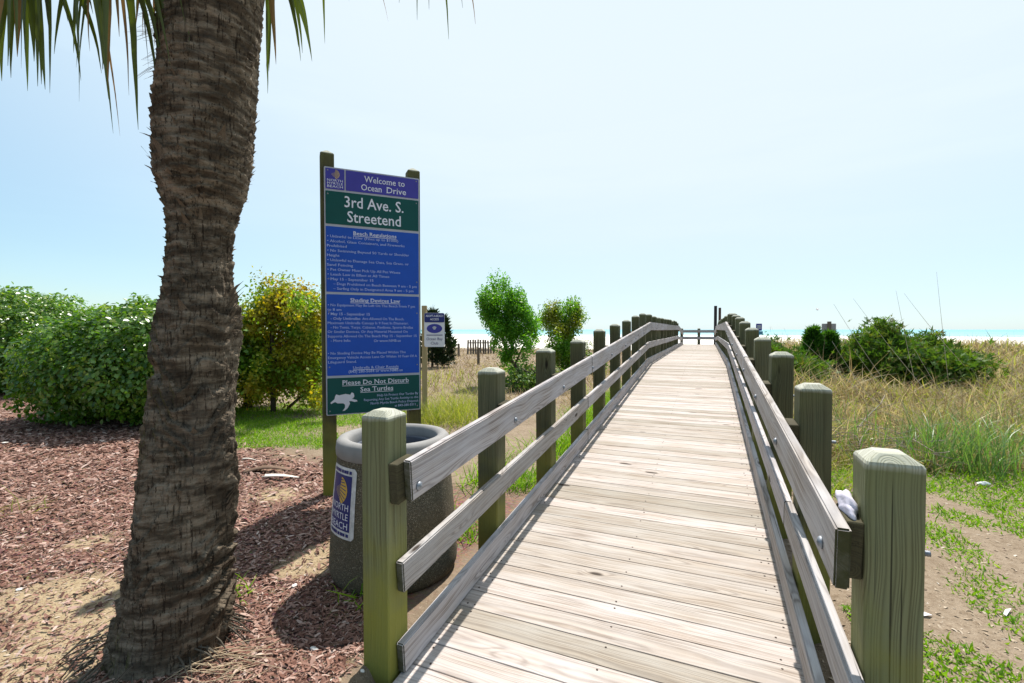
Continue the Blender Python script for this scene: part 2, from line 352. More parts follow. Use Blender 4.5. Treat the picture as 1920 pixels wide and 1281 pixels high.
YPL += [12.05+1.17*k for k in range(11)]; YPR += [12.2+1.17*k for k in range(11)]
TH, BL = .041, .045                            # rail and spacer thickness
M_bolt = lathe('bolt', [(.0001, .016), (.012, .014), (.02, .007), (.021, 0), (.0001, 0)], 12)
M_rod = lathe('bolt_end', [(.0001, .034)]+[(.0095-.002*(k % 2), .034-.003*k) for k in range(12)], 10)
def side(YP, sx):
    xin = XL if sx < 0 else XR
    for n, yp in enumerate(YP):
        yc = yp+PW/2; top = deck_z(yc)+1.19+random.uniform(-.022, .022)
        if n == 0: top = 1.165 if sx < 0 else 1.155
        if yp > 22.5: top -= (yp-22.5)*.055
        low = -.30 if n < 3 else -.12
        p = bput('post', post_mesh(top-low), M_post if n == 0 else M_post2, (xin+sx*PW/2, yc, top), (random.uniform(-.006, .006)*(1+(n > 1)), random.uniform(-.006, .006)*(1+(n > 1)), random.uniform(-.02, .02)*(1+(n > 0))))
        dz = deck_z(yc)+.885-top-(.0 if yp < 22.5 else (yp-22.5)*.06)
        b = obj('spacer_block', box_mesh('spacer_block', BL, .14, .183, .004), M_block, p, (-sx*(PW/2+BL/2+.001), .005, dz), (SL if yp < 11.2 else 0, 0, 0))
        if sx > 0 and n < 3: obj('bolt_end', M_rod, M_steel, p, (sx*PW/2, 0, dz-.005), (0, math.pi/2, 0))
    g = lambda y, dz: deck_z(y)+dz
    segs = {-1: [1.70, 5.2, 9.8, 11.2, 15.7, 20.3, 22.9, 27.2], 1: [1.63, 5.42, 10.1, 11.2, 15.9, 20.5, 22.9, 27.2]}[sx]
    rails = [('top_rail', .887, .190, BL+TH, segs), ('middle_rail', .447, .145, TH, segs), ('kick_rail', .072, .142, TH, segs)]
    if sx > 0: rails[1] = ('middle_rail', .447, .145, TH, [1.58, 2.93, 7.8, 11.2, 15.9, 20.5, 22.9, 27.2])
    for nm, dz, h, off, sg in rails:
        xm = xin-sx*(off-TH/2+.002)
        for a, b in zip(sg, sg[1:]):
            drop = lambda q: (-.30*(q-22.9)/4.3 if q > 22.9 and nm != 'kick_rail' else 0)*(1 if nm == 'top_rail' else .6)
            j = random.uniform(-.004, .004); gp = .004
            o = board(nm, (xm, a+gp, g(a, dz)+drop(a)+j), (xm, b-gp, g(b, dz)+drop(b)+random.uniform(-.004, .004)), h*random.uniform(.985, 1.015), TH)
            if nm == 'top_rail' and a < 9:
                for yp in YP:
                    yc = yp+PW/2+.005
                    if a < yc < b:
                        bo = obj('bolt', M_bolt, M_steel, o); m = o.matrix_basis.inverted() @ (Matrix.Translation(Vector((xm-sx*(TH/2+.0), yc+.03, g(yc, dz-.035)))-bw0) @ Matrix.Rotation(-sx*math.pi/2, 4, 'Y'))
                        bo.matrix_basis = m
side(YPL, -1); side(YPR, 1)
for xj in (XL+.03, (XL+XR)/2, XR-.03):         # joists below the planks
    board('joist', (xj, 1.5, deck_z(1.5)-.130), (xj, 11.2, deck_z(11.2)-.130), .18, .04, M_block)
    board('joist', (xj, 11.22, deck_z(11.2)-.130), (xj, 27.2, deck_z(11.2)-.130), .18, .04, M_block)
ye = 27.45
for xp in (XL-.02, (XL+XR)/2, XR+.02):         # railing across the far end
    bput('post', post_mesh(1.75), M_post2, (xp, ye, 1.60))
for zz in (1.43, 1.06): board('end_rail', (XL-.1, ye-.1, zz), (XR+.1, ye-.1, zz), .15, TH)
for k, (px, zc_, tp, wd, lb) in enumerate(((1341, 28.3, 2.97, .17, 'tall dark square post at the far end of the boardwalk, the taller of two'),
                                         (1349, 29.2, 2.90, .15, 'reddish-brown square post behind a taller dark one at the far end of the boardwalk'))):
    q = dpt(px, 640, zc_)
    obj('post', post_mesh(tp+.1, wd, .02, .015), plain('dark_post_%d' % k, ((.035, .03, .035), (.10, .055, .045))[k], .8), None, (q[0], q[1], tp), label=lb, cat='post')

# ------------------------------------------------------------------ lettering and flat marks
def paint(name, col, rough=.45): return plain(name, col, rough, .06, 9, 0, .3)
M_white = paint('sign_white', (.66, .67, .72)); M_pale = paint('sign_border', (.42, .44, .50)); M_text = paint('sign_lettering', (.72, .75, .84)); M_small = paint('sign_small_print', (.46, .54, .80))
M_purple = paint('sign_violet_blue', (.055, .05, .33)); M_green = paint('sign_green', (.0, .07, .062)); M_blue = paint('sign_blue', (.008, .075, .44)); M_navy = paint('sign_navy', (.02, .03, .16))
M_yel = paint('shell_yellow', (.62, .40, .07)); M_tan = paint('shell_tan', (.45, .33, .22))
def text_polys(s, x0, x1, base, cap, bold=0.0, shear=0, serif=False):
    cu = bpy.data.curves.new('t', 'FONT'); cu.body = s; cu.size = 1; cu.resolution_u = 2; cu.offset = bold; cu.shear = shear
    o = bpy.data.objects.new('t', cu); C.objects.link(o)
    me = bpy.data.meshes.new_from_object(o.evaluated_get(bpy.context.evaluated_depsgraph_get()))
    v = np.array([q.co[:] for q in me.vertices]); f = [tuple(p.vertices) for p in me.polygons]
    bpy.data.objects.remove(o); bpy.data.meshes.remove(me); bpy.data.curves.remove(cu)
    if serif:                                  # small slabs on the flat ends of the stems, as in an old-style roman
        cnt = {}
        for q in f:
            for a_, b_ in zip(q, q[1:]+q[:1]): cnt.setdefault((min(a_, b_), max(a_, b_)), []).append((a_, b_))
        add = []; yc = sorted(set(np.round(v[:, 1], 2)))
        for (a_, b_), l_ in cnt.items():
            A, B = v[a_], v[b_]
            if len(l_) == 1 and abs(A[1]-B[1]) < .01:
                w_ = abs(A[0]-B[0]); up_ = A[1] > .25; x_a, x_b = min(A[0], B[0]), max(A[0], B[0]); yl = A[1]
                if not (abs(yl) < .03 or .44 < yl < .60 or .62 < yl < .80 or yl < -.12): continue
                y0_, y1_ = (yl-.045, yl) if up_ else (yl, yl+.045)
                if .04 < w_ < .16: add.append((x_a-.045, x_b+.045, y0_, y1_))
                elif w_ >= .16: add.append((x_a-.04, x_a+.02, y0_, y1_))
        n_ = len(v)
        for q in add:
            v = np.vstack([v, [(q[0], q[2], 0), (q[1], q[2], 0), (q[1], q[3], 0), (q[0], q[3], 0)]]); f.append((n_, n_+1, n_+2, n_+3)); n_ += 4
    sx = (x1-x0)/max(1e-6, v[:, 0].max()-v[:, 0].min()); sy = cap/.72
    return np.stack([(v[:, 0]-v[:, 0].min())*sx+x0, v[:, 1]*sy+base], 1), f
def rect(x0, x1, y0, y1, r=0, k=4):
    if r <= 0: p = [(x0, y0), (x1, y0), (x1, y1), (x0, y1)]
    else:
        p = []
        for cx, cy, a in ((x1-r, y1-r, 0), (x0+r, y1-r, 90), (x0+r, y0+r, 180), (x1-r, y0+r, 270)):
            for q in range(k+1):
                th = R(a+90*q/k); p.append((cx+r*math.cos(th), cy+r*math.sin(th)))
    return np.array(p), [tuple(range(len(p)))]
def joined(lst):
    V = []; F = []; n = 0
    for v, f in lst:
        V.append(v); F += [tuple(i+n for i in q) for q in f]; n += len(v)
    return np.vstack(V), F
def stand(name, shape, y, mat, parent):        # a flat shape standing in the local x-z plane, front towards -y
    v, f = shape; me = pyd(name, [(a, y, b) for a, b in v], f)
    return obj(name, me, mat, parent)
def slab(name, x0, x1, z0, z1, y0, y1, mat, parent, r=.008):
    v, f = rect(x0, x1, z0, z1, r); n = len(v)
    V = [(a, y0, b) for a, b in v]+[(a, y1, b) for a, b in v]
    F = [tuple(range(n)), tuple(range(n, 2*n))[::-1]]+[(i, n+i, n+(i+1) % n, (i+1) % n) for i in range(n)]
    return obj(name, pyd(name, V, F), mat, parent)
def shell_shape(cx, cy, s):                    # striped scallop: (solid half, stripes, ribs of the other half)
    half = [(cx+s*(.05+.30*math.sin(a)+.12*math.sin(a)**2), cy+s*(.5*math.cos(a))) for a in np.linspace(.0, math.pi*.93, 16)]+[(cx+s*.0, cy-s*.36), (cx-s*.02, cy+.1*s)]
    half = (np.array(half), [tuple(range(len(half)))[::-1]])
    st = []
    for k in range(7):
        a = .45+k*.34; p = np.array((cx+s*(.03+.37*math.sin(a)), cy+s*.47*math.cos(a)-.02*s)); q = np.array((cx+s*.015, cy+s*(.40-.10*k))); d = nrm((p-q)[None])[0]; e = np.array((-d[1], d[0]))*s*.017
        st.append((np.array([q-e, p-e, p+e, q+e]), [(0, 1, 2, 3)]))
    ribs = []
    for k in range(5):
        x = cx-s*(.06+.065*k); h = s*(.40-.065*k); ribs.append((np.array([(x-.014*s, cy-h*.8), (x+.014*s, cy-h*.8), (x+.02*s, cy+h*.5), (x-.0*s, cy+h*.5)]), [(0, 1, 2, 3)]))
    return half, joined(st), joined(ribs)

# ------------------------------------------------------------------ tall information sign
bl = dpt(612, 780, 4.2); wdir = np.array([.68, .733, 0]); SW, SH = .856, 2.24
sign = empty('beach_information_sign', (bl[0], bl[1], 0), math.atan2(wdir[1], wdir[0]),
             label='tall blue and green beach rules sign on two timber posts behind the concrete bin', cat='sign')
zt = bl[2]+SH
Z = lambda v: zt-v
slab('board', 0, SW, Z(SH), Z(0), -.004, .012, M_pale, sign, .012)
for u0, u1, top in ((-.03, .088, zt+.165), (SW-.105, SW+.012, zt+.115)):
    p = obj('post', post_mesh(top+.35, .118, .045, .04), M_spost, sign, ((u0+u1)/2, .075, top))
def panel(u0, u1, v0, v1, mat, name='panel'): return slab(name, u0, u1, Z(v1), Z(v0), -.0075, -.0045, mat, sign, .007)
def lines(par, items, mat=M_text, bold=.0):
    for it in items:
        s, a, b, v, cap = it[:5]
        sh = text_polys(s, a*SW, b*SW, Z(v), cap, bold if len(it) < 7 else it[6], serif='Ave' not in s and 'end' not in s)
        if len(it) > 5 and it[5]: stand('underline', rect(a*SW, b*SW, Z(v)-.011, Z(v)-.007), -.0095, mat, par)
        stand('lettering', sh, -.0095, mat if cap > .03 else M_small, par)
lg = panel(.012, .172, .012, .196, M_purple, 'emblem_panel')
a, b, c_ = shell_shape(.092, Z(.062), .085)
stand('shell_emblem', a, -.0085, M_tan, lg); stand('shell_stripes', b, -.0092, M_navy, lg); stand('shell_ribs', c_, -.0085, M_tan, lg)
for s, v in (('NORTH', .128), ('MYRTLE', .155), ('BEACH', .182)): stand('lettering', text_polys(s, .026, .158, Z(v), .022, .0), -.0085, M_text, lg)
p = panel(.184, SW-.01, .012, .196, M_purple)
lines(p, [('Welcome to', .40, .835, .098, .058, 0, .004), ('Ocean', .37, .588, .175, .058, 0, .004), ('Drive', .635, .85, .175, .058, 0, .004)])
p = panel(.010, SW-.010, .214, .507, M_green)
lines(p, [('3rd Ave. S.', .20, .82, .345, .103, 0, .008), ('Streetend', .226, .79, .478, .103, 0, .008)])
p = panel(.010, SW-.010, .530, 1.118, M_blue)
L0 = ['\u2022 Unlawful to Litter (Fines up to $1000)', '\u2022 Alcohol, Glass Containers, and Fireworks', 'Prohibited', '\u2022 No Swimming Beyond 50 Yards or Shoulder', 'Height',
      '\u2022 Unlawful to Damage Sea Oats, Sea Grass, or', 'Sand Fencing', '\u2022 Pet Owner Must Pick Up All Pet Waste', '\u2022 Leash Law in Effect at All Times', '\u2022 May 15 - September 15',
      '\u2013 Dogs Prohibited on Beach Between 9 am - 5 pm', '\u2013 Surfing Only in Designated Area 9 am - 5 pm']
W0 = [(.025, .76), (.025, .83), (.02, .22), (.025, .88), (.02, .145), (.025, .875), (.02, .28), (.025, .78), (.025, .66), (.025, .49), (.08, .965), (.08, .93)]
lines(p, [('Beach Regulations', .285, .74, .592, .034, 1, .006)]+[(s, w[0], w[1], .628+.0427*k, .023) for k, (s, w) in enumerate(zip(L0, W0))])
p = panel(.010, SW-.010, 1.140, 1.878, M_blue)
lines(p, [('Shading Devices Law', .25, .778, 1.205, .036, 1, .006), ('\u2022 No Equipment May Be Left On The Beach From 7 pm', .025, .945, 1.247, .023), ('to 8 am', .02, .16, 1.288, .023),
          ('\u2022 May 15 - September 15', .025, .45, 1.328, .024, 0, .006), ('- Only Umbrellas', .05, .35, 1.369, .023, 0, .006), ('Are Allowed On The Beach.', .37, .82, 1.369, .023), ('Maximum Umbrella Canopy Is 9 Feet In Diameter.', .02, .87, 1.409, .023),
          ('- No Tents, Tarps, Cabanas, Pavilions, Sports-Brellas', .05, .92, 1.449, .023), ('Or Similar Devices, Or Any Material Mounted On', .02, .86, 1.489, .023),
          ('Supports Allowed On The Beach May 15 - September 15', .02, .96, 1.53, .023), ('- More Info:', .05, .25, 1.57, .023), ('Or www.NMB.us', .49, .78, 1.575, .024),
          ('\u2022 No Shading Device May Be Placed Within The', .02, .835, 1.685, .023), ('Emergency Vehicle Access Lane Or Within 10 Feet Of A', .02, .965, 1.725, .023), ('Lifeguard Stand.', .02, .31, 1.765, .023),
          ('Umbrella & Chair Rentals', .27, .755, 1.822, .024, 1, .006), ('(843) 280-5684 or www.NMB.us', .225, .80, 1.857, .025, 0, .006)])
p = panel(.010, SW-.010, 1.900, 2.230, M_green)
lines(p, [('Please Do Not Disturb', .16, .868, 1.966, .044, 1, .006), ('Sea Turtles', .345, .695, 2.034, .044, 1, .006), ('Help Us Protect Our Turtles By', .52, .975, 2.088, .022), ('Reporting Any Sea Turtle Activity to the', .38, .975, 2.125, .022),
          ('North Myrtle Beach Police Dispatch', .45, .975, 2.161, .022), ('at 843-280-5511', .71, .945, 2.196, .022, 0, .006)])
tp = [(240, 1050), (250, 1032), (275, 1042), (330, 1032), (372, 1042), (385, 1020), (402, 1030), (408, 1058), (398, 1075), (385, 1082), (428, 1094), (436, 1107), (410, 1113), (380, 1102), (362, 1102), (369, 1126), (350, 1165), (322, 1190), (303, 1190), (325, 1160), (325, 1132), (310, 1119), (260, 1116), (240, 1102), (205, 1119), (200, 1106), (235, 1076)]
stand('turtle_silhouette', (np.array([((x-165)/862*SW, Z(1.885+(y-865)*.00098)) for x, y in tp]), [tuple(range(len(tp)))[::-1]]), -.0095, M_white, p)
for u in (.03, SW-.03):
    for v in (.03, .24, 1.0, 1.3, 1.8, 2.2): obj('bolt', bpy.data.meshes.get('sign_bolt') or lathe('sign_bolt', [(.0001, .003), (.006, .002), (.007, 0)], 10), M_steel, sign, (u, -.0078, Z(v)), (math.pi/2, 0, 0))

# small sponsor sign on its own post behind
q = dpt(815, 700, 7.6); g0 = gpt(803, 745)
ss = empty('access_sponsor_sign', (q[0], q[1], 0), YAW+.12, label='small navy and white notice on a slim yellowish post behind the tall rules sign', cat='sign')
zs = dpt(815, 587, 7.6)[2]
obj('post', post_mesh(zs+.32, .085, .01, .008), wood('slim_post_timber', 'z', (.40, .32, .16), (.24, .17, .08), (.3, .25, .15)), ss, (-.165, .07, zs+.12))
slab('board', -.165, .165, zs-.555, zs, -.004, .004, M_white, ss, .03)
h_ = slab('heading_panel', -.16, .16, zs-.155, zs-.005, -.008, -.005, M_navy, ss, .02)
for s, v in (('ADOPT-A-BEACH', .065), ('ACCESS', .12)): stand('lettering', text_polys(s, -.14 if len(s) > 8 else -.07, .14 if len(s) > 8 else .07, zs-v, .035, .01), -.0095, M_text, h_)
ov = (np.array([(.125*math.cos(a), zs-.255+.075*math.sin(a)) for a in np.linspace(0, 2*math.pi, 29)[:-1]]), [tuple(range(28))])
e_ = stand('oval_emblem', ov, -.0065, paint('emblem_navy', (.045, .05, .30)), ss)
stand('emblem_mark', (np.array([(.03*math.cos(a)*(1+.25*math.sin(3*a)), zs-.245+.028*math.sin(a)) for a in np.linspace(0, 2*math.pi, 21)[:-1]]), [tuple(range(20))]), -.0085, M_pale, e_)
for s, v, a, cp in (('Ocean Bay', .445, .13, .045), ('Club', .515, .06, .045)): stand('lettering', text_polys(s, -a, a, zs-v, cp, .0), -.0068, M_navy, ss)
stand('rule_line', rect(-.13, .13, zs-.368, zs-.356), -.0068, M_navy, ss)

# ------------------------------------------------------------------ concrete litter bin
t = NT('exposed_aggregate'); co = t.n('TexCoord').outputs['Object']; n = t.noise(co, 5, 4); vo = t.n('TexVoronoi', {'Vector': co, 'Scale': 210.0})
c = t.ramp(t.n('SeparateColor', {0: vo.outputs['Color']}).outputs[0], [(0, (.08, .07, .052)), (.45, (.13, .112, .08)), (.85, (.18, .152, .105)), (1, (.36, .31, .23))])
c = t.mix(t.rng(n, .4, .7, 0, .55), c, (.11, .10, .06)); t.bsdf(c, .9, vo.outputs['Distance'], .8, .006, .2); M_aggr = t.m
t = NT('smooth_concrete'); co = t.n('TexCoord').outputs['Object']; n = t.noise(co, 9, 5, .6)
t.bsdf(t.mix(n, (.19, .187, .18), (.33, .32, .31)), .8, t.noise(co, 80, 3), .2, .003, .25); M_conc = t.m
BC = np.array([-1.855, 2.45]); RB = [(.362, 0), (.385, .012), (.398, .05), (.400, .10), (.388, .30), (.372, .50), (.352, .70), (.347, .755)]
bin_ = empty('litter_bin', (BC[0], BC[1], 0), label='round concrete litter bin with pebbled sides and open grey rim beside the first boardwalk post', cat='litter bin')
obj('body', lathe('bin_body', RB, 64), M_aggr, bin_)
rim = [(.347, .756), (.353, .765), (.355, .80), (.350, .838), (.335, .856), (.31, .862), (.285, .856), (.272, .835), (.268, .79), (.27, .60)]
obj('rim', lathe('bin_rim', rim, 64), M_conc, bin_)
M_pl = plain('dark_liner_plastic', (.05, .06, .085), .35, .1, 5, 0, .5)
obj('liner', lathe('bin_liner', [(.262, .775), (.258, .79), (.25, .79), (.243, .775), (.235, .40), (.225, .12), (.0001, .10)], 48), M_pl, bin_)
def onbin(u, v, off):
    u = u*.88; v = .52+(v-.51)*.9                          # wrap label coordinates on the tapering wall
    r = np.interp(v, [z for _, z in RB], [r for r, _ in RB])+off; a = R(-110)+u/.375
    return (r*math.cos(a), r*math.sin(a), v)
def wrap(name, shape, off, mat, parent):
    v, f = shape; return obj(name, pyd(name, [onbin(a, b, off) for a, b in v], f), mat, parent)
def gridrect(x0, x1, y0, y1, nx=14, ny=10, r=0):
    V = []; F = []
    for iy in range(ny+1):
        yy = y0+(y1-y0)*iy/ny; e = min(yy-y0, y1-yy); ins = (r-math.sqrt(max(0, r*r-(r-min(e, r))**2))) if r else 0
        for ix in range(nx+1): V.append((x0+ins+(x1-x0-2*ins)*ix/nx, yy))
    for iy in range(ny):
        for ix in range(nx): a = iy*(nx+1)+ix; F.append((a, a+1, a+nx+2, a+nx+1))
    return np.array(V), F
lab = wrap('label', gridrect(-.155, .155, .285, .735, 14, 24, .02), .003, plain('worn_white_label', (.62, .62, .62), .6, .25, 30), bin_)
wrap('label_field', gridrect(-.118, .118, .335, .685), .0042, M_navy, lab)
a, b, c_ = shell_shape(.0, .585, .17); wrap('shell_emblem', a, .0055, M_yel, lab); wrap('shell_stripes', b, .0066, M_navy, lab); wrap('shell_ribs', c_, .0055, M_tan, lab)
for s, v in (('NORTH', .463), ('MYRTLE', .405), ('BEACH', .347)): wrap('lettering', text_polys(s, -.10, .10, v, .043, .0), .0055, M_text, lab)
for v in (.302, .697):
    wrap('border_mark', joined([gridrect(-.115+.029*k, -.095+.029*k+.004*(k % 3), v, v+.02, 1, 1) for k in range(8)]), .0048, M_navy, lab)

# ------------------------------------------------------------------ palm
PZ = 2.24
prow = [(-360, 318, 520), (-200, 312, 512), (0, 301, 498), (100, 292, 487), (200, 286, 480), (260, 282, 476), (300, 281, 474), (340, 285, 469), (370, 298, 459), (395, 305, 448), (430, 309, 438), (470, 308, 434), (520, 304, 436), (560, 300, 443), (600, 290, 446), (650, 283, 442), (700, 279, 443), (750, 274, 444), (800, 265, 443), (850, 260, 443), (900, 254, 443), (950, 247, 440), (1000, 243, 438), (1050, 236, 436), (1100, 228, 434), (1150, 220, 433), (1200, 207, 430), (1240, 196, 430), (1281, 178, 432), (1330, 165, 440)]
prow = np.array(prow, float)
base_c = dpt(305, 1281, PZ)
palm = empty('palm_tree', (base_c[0], base_c[1], 0), label='thick rough-barked palm trunk with drooping fan fronds beside the mulch bed', cat='tree')
pc = np.array([base_c[0], base_c[1], 0])
NZ, NT_ = 560, 240
yy = np.linspace(1330, -360, NZ); Lx = np.interp(yy, prow[:, 0], prow[:, 1]); Rx = np.interp(yy, prow[:, 0], prow[:, 2])
cen = np.array([dpt((l+r)/2+4, y_, PZ) for l, r, y_ in zip(Lx, Rx, yy)]); rad = ((Rx-Lx)/2*PZ/FPX-.008)*.82
th = np.arange(NT_)/NT_*2*math.pi
TH2, ZZ = np.meshgrid(th, cen[:, 2])
def per(n, ph, zf): return np.sin(n*TH2+ph+zf*ZZ)
def pnoise(nth, nz, seed, N=9):
    r = np.random.default_rng(seed); o = 0
    for k in range(N): o = o+np.sin(r.integers(-nth, nth+1)*TH2+r.uniform(-nz, nz)*ZZ+r.uniform(0, 6.28))
    return o/math.sqrt(N)
wob = .010*pnoise(5, 12, 1)+.005*pnoise(12, 30, 2)
up = np.clip((ZZ-1.55)/.3, 0, 1)
saw = lambda ph: ph-np.floor(ph)
ringp = np.where(ZZ > 1.6, 27.0, 15.0)
s1 = saw((ZZ+wob*1.6)*24.0+.15*pnoise(3, 5, 4)); s2 = saw((ZZ+wob*3.5)*11.0+.75*pnoise(6, 7, 5))
disp = up*(.0095*s1*(1+.6*pnoise(7, 18, 6)))+(1-up)*(.018*s2*np.clip(.8+.8*pnoise(5, 9, 7), 0, 2))
crk = np.clip(np.abs(np.sin(29*TH2+1.2*pnoise(5, 9, 8)+.6*pnoise(14, 22, 9)))-.0, 0, 1); crk = np.exp(-(crk/.16)**2)*np.clip(.6+.6*pnoise(6, 14, 10), 0, 1.4)
disp = disp-.013*crk*(1-.55*up)+.004*pnoise(24, 60, 11)+.0075*pnoise(6, 10, 12)*(1-.5*up)+.0016*rng.normal(size=TH2.shape)
hol = np.exp(-(((TH2-R(270)+.25+.0)/.42)**2+((ZZ-1.33)/.045)**2)); disp = disp-.03*hol   # dark notch in the bark
spk = (rng.random(TH2.shape) > .985)*rng.random(TH2.shape); disp = disp+.026*spk*np.exp(-((ZZ-1.95)/.5)**2)
RR = rad[:, None]+disp
ca_, sa_ = np.cos(TH2), np.sin(TH2)
V = np.stack([cen[:, 0][:, None]+RR*ca_, cen[:, 1][:, None]+RR*sa_, ZZ+.012*spk], 2).reshape(-1, 3)-pc
i = np.arange(NZ-1)[:, None]*NT_; j = np.arange(NT_)[None]
F = np.stack([i+j, i+(j+1) % NT_, i+NT_+(j+1) % NT_, i+NT_+j], 2).reshape(-1, 4)
t = NT('palm_bark'); co = t.n('TexCoord').outputs['Object']; sp = t.n('SeparateXYZ', {0: co}).outputs
geo = t.n('NewGeometry')
n1 = t.noise(t.scale(co, (6, 6, 22)), 1.0, 5, .65); n2 = t.noise(t.scale(co, (95, 95, 7)), 1.0, 5, .65); n3 = t.noise(co, 2.3, 4, .6); n4 = t.noise(t.scale(co, (9, 9, 120)), 1.0, 4, .6)
c = t.ramp(n1, [(.28, (.022, .016, .011)), (.46, (.082, .063, .044)), (.62, (.235, .19, .14))])
c = t.mix(t.rng(n4, .45, .7, 0, .35), c, (.09, .065, .045))
c = t.mix(t.rng(n2, .55, .62, 0, .85), c, (.02, .014, .010))
c = t.mix(t.rng(n3, .55, .7, 0, .4), c, (.11, .098, .085))
dirx = t.math('ADD', t.math('MULTIPLY', t.n('SeparateXYZ', {0: geo.outputs['Normal']}).outputs[0], -.9), t.math('MULTIPLY', t.n('SeparateXYZ', {0: geo.outputs['Normal']}).outputs[1], -.35))
mossf = t.math('MULTIPLY', t.rng(t.math('ADD', dirx, t.math('MULTIPLY_ADD', n3, 2.2, -1.05)), .45, .95), t.rng(sp[2], 2.6, 1.6, .25, .8))
c = t.mix(t.math('MULTIPLY', mossf, .75), c, (.075, .078, .014))
t.bsdf(c, .95, t.math('ADD', t.math('MULTIPLY', n2, 1.0), t.math('ADD', n1, n4)), .7, .008, .1); M_bark = t.m
obj('trunk', np_mesh('trunk', V, F, True), M_bark, palm)
# broken leaf-base shards standing off the bark
def shard(k):
    r = np.random.default_rng(40+k); n = 6; V = []; F = []
    for q in range(n):
        s = q/(n-1); w = .5*(1-s)**.8*(.8+.4*r.random())+.02
        V += [(-w*.5, s*s*.35, s), (0, s*s*.35+.06*(1-s), s+.02), (w*.5, s*s*.35, s+.03*r.normal())]
    for q in range(n-1):
        for e in (0, 1): F.append((q*3+e, q*3+e+1, q*3+e+4, q*3+e+3))
    me = pyd('bark_shard', V, F); return me
shards = [shard(k) for k in range(5)]
M_shard = plain('split_bark', (.11, .085, .06), .95, .45, 25)
for k in range(170):
    if k < 95: y_ = random.gauss(330, 60)
    elif k < 130: y_ = random.uniform(380, 760)
    else: y_ = random.uniform(750, 1230)
    if y_ < 20: continue
    iz = int(np.argmin(abs(yy-y_))); a = random.uniform(0, 2*math.pi); r_ = rad[iz]-.004
    p_ = cen[iz]+np.array([r_*math.cos(a), r_*math.sin(a), 0])-pc
    big = random.random() < .12
    s = random.uniform(.025, .05)*(1.9 if big else 1)
    o = obj('bark_shard', shards[k % 5], M_shard, palm, p_, (-random.uniform(.15, 1.0)*(1 if not big else .6), random.uniform(-.3, .3), a-math.pi/2)); o.scale = (s*random.uniform(.6, 1.3), s, s)
# the frayed tuft on the right of the trunk and long splinters on the left
for px, py, s, an in ((449, 556, .10, 0), (446, 585, .07, 0), (283, 355, .07, 1), (290, 215, .05, 1), (292, 178, .06, 1), (283, 600, .07, 1), (444, 930, .09, 0), (262, 840, .06, 1), (446, 700, .06, 0)):
    iz = int(np.argmin(abs(yy-py))); p_ = cen[iz]+RT*(rad[iz]+.002)*(1 if an == 0 else -1)-pc; aa_ = (math.atan2(RT[1], RT[0]) if an == 0 else math.atan2(-RT[1], -RT[0]))
    for q in range(3):
        o = obj('bark_shard', shards[q], M_shard, palm, p_+np.array([0, 0, -.03*q]), (-random.uniform(.25, .6), 0, aa_-math.pi/2+random.uniform(-.3, .3))); o.scale = (s*.6, s, s)
# root fibres at the foot
rl = []
for k in range(90):
    a = random.uniform(0, 2*math.pi); r0 = .27; p0 = np.array([math.cos(a)*r0*.9, math.sin(a)*r0*.9, random.uniform(.02, .12)]); L = random.uniform(.08, .2)
    e = a+random.uniform(-.8, .8); p2 = p0+np.array([math.cos(e)*L, math.sin(e)*L, 0]); p2[2] = -.005; p1 = (p0+p2)/2+np.array([0, 0, random.uniform(.0, .03)])
    rl.append(([p0, p1, p2], [.005, .004, .002]))
obj('root_fibres', tubes('root_fibres', rl, 4), plain('root_grey', (.10, .085, .065), .95, .3, 20), palm)
# fronds
M_frond = leafmat('palm_leaf', [(.035, .065, .010), (.06, .10, .015), (.09, .105, .02), (.05, .085, .02)], .30, .4, .5, (1.4, 1.6, .5))
M_dead = leafmat('palm_leaf_dry', [(.16, .09, .03), (.24, .15, .06), (.30, .22, .11)], .25, .7, .2, (1.2, 1.1, .8))
def leaflet(dir0, side, L, w, droop, n=13):
    p = np.zeros(3); d = nrm(np.array(dir0, float)[None])[0]; V = []; F = []; tw = random.uniform(-.5, .5)
    for q in range(n):
        s = q/(n-1); ww = w*(min(1, .35+s*3.2))*(1-max(0, (s-.35)/.65)**1.25)+.0006
        sd_ = nrm((np.array(side)-(np.array(side)@d)*d)[None])[0]; nn = np.cross(d, sd_); sd2 = sd_*math.cos(tw*s*2)+nn*math.sin(tw*s*2); nn = np.cross(d, sd2)
        V += [p-sd2*ww, p+nn*ww*.45, p+sd2*ww]
        p = p+d*L/(n-1); d = nrm((d+np.array([random.gauss(0, .02), random.gauss(0, .02), -droop*(.35+s*1.0)/(n-1)*3.2]))[None])[0]
    for q in range(n-1):
        for e in (0, 1): F.append((q*3+e, q*3+e+1, q*3+e+4, q*3+e+3))
    return pyd('leaflet', V, F, True)
crown = np.array([cen[-1][0], cen[-1][1], 3.95])
def frond(hub, ang0, ang1, n, L0, L1, axis_r=RT, axis_d=np.array([0, 0, -1.0]), depthdir=None, w=.03, droop=1.0, dead=.15, tilt=.25):
    hub = np.array(hub); mid = (crown+hub)/2+np.array([0, 0, .25])
    fr = obj('frond', tubes('frond', [([crown-pc, mid-pc, hub-pc], [.022, .016, .012])], 6), M_frond, palm)
    dd = -FW if depthdir is None else depthdir
    for k in range(n):
        s = k/(n-1); a = R(ang0+(ang1-ang0)*s+random.gauss(0, 2.5)); L = (L0+(L1-L0)*(1-abs(2*s-1)**1.5))*random.uniform(.85, 1.1)
        d = axis_r*math.sin(a)+axis_d*math.cos(a)+dd*random.gauss(.1, tilt)
        side_ = axis_r*math.cos(a)-axis_d*math.sin(a)
        obj('leaflet', leaflet(d, side_, L, w*random.uniform(.7, 1.15), droop*random.uniform(.7, 1.3)), M_dead if random.random() < dead else M_frond, fr, hub-pc)
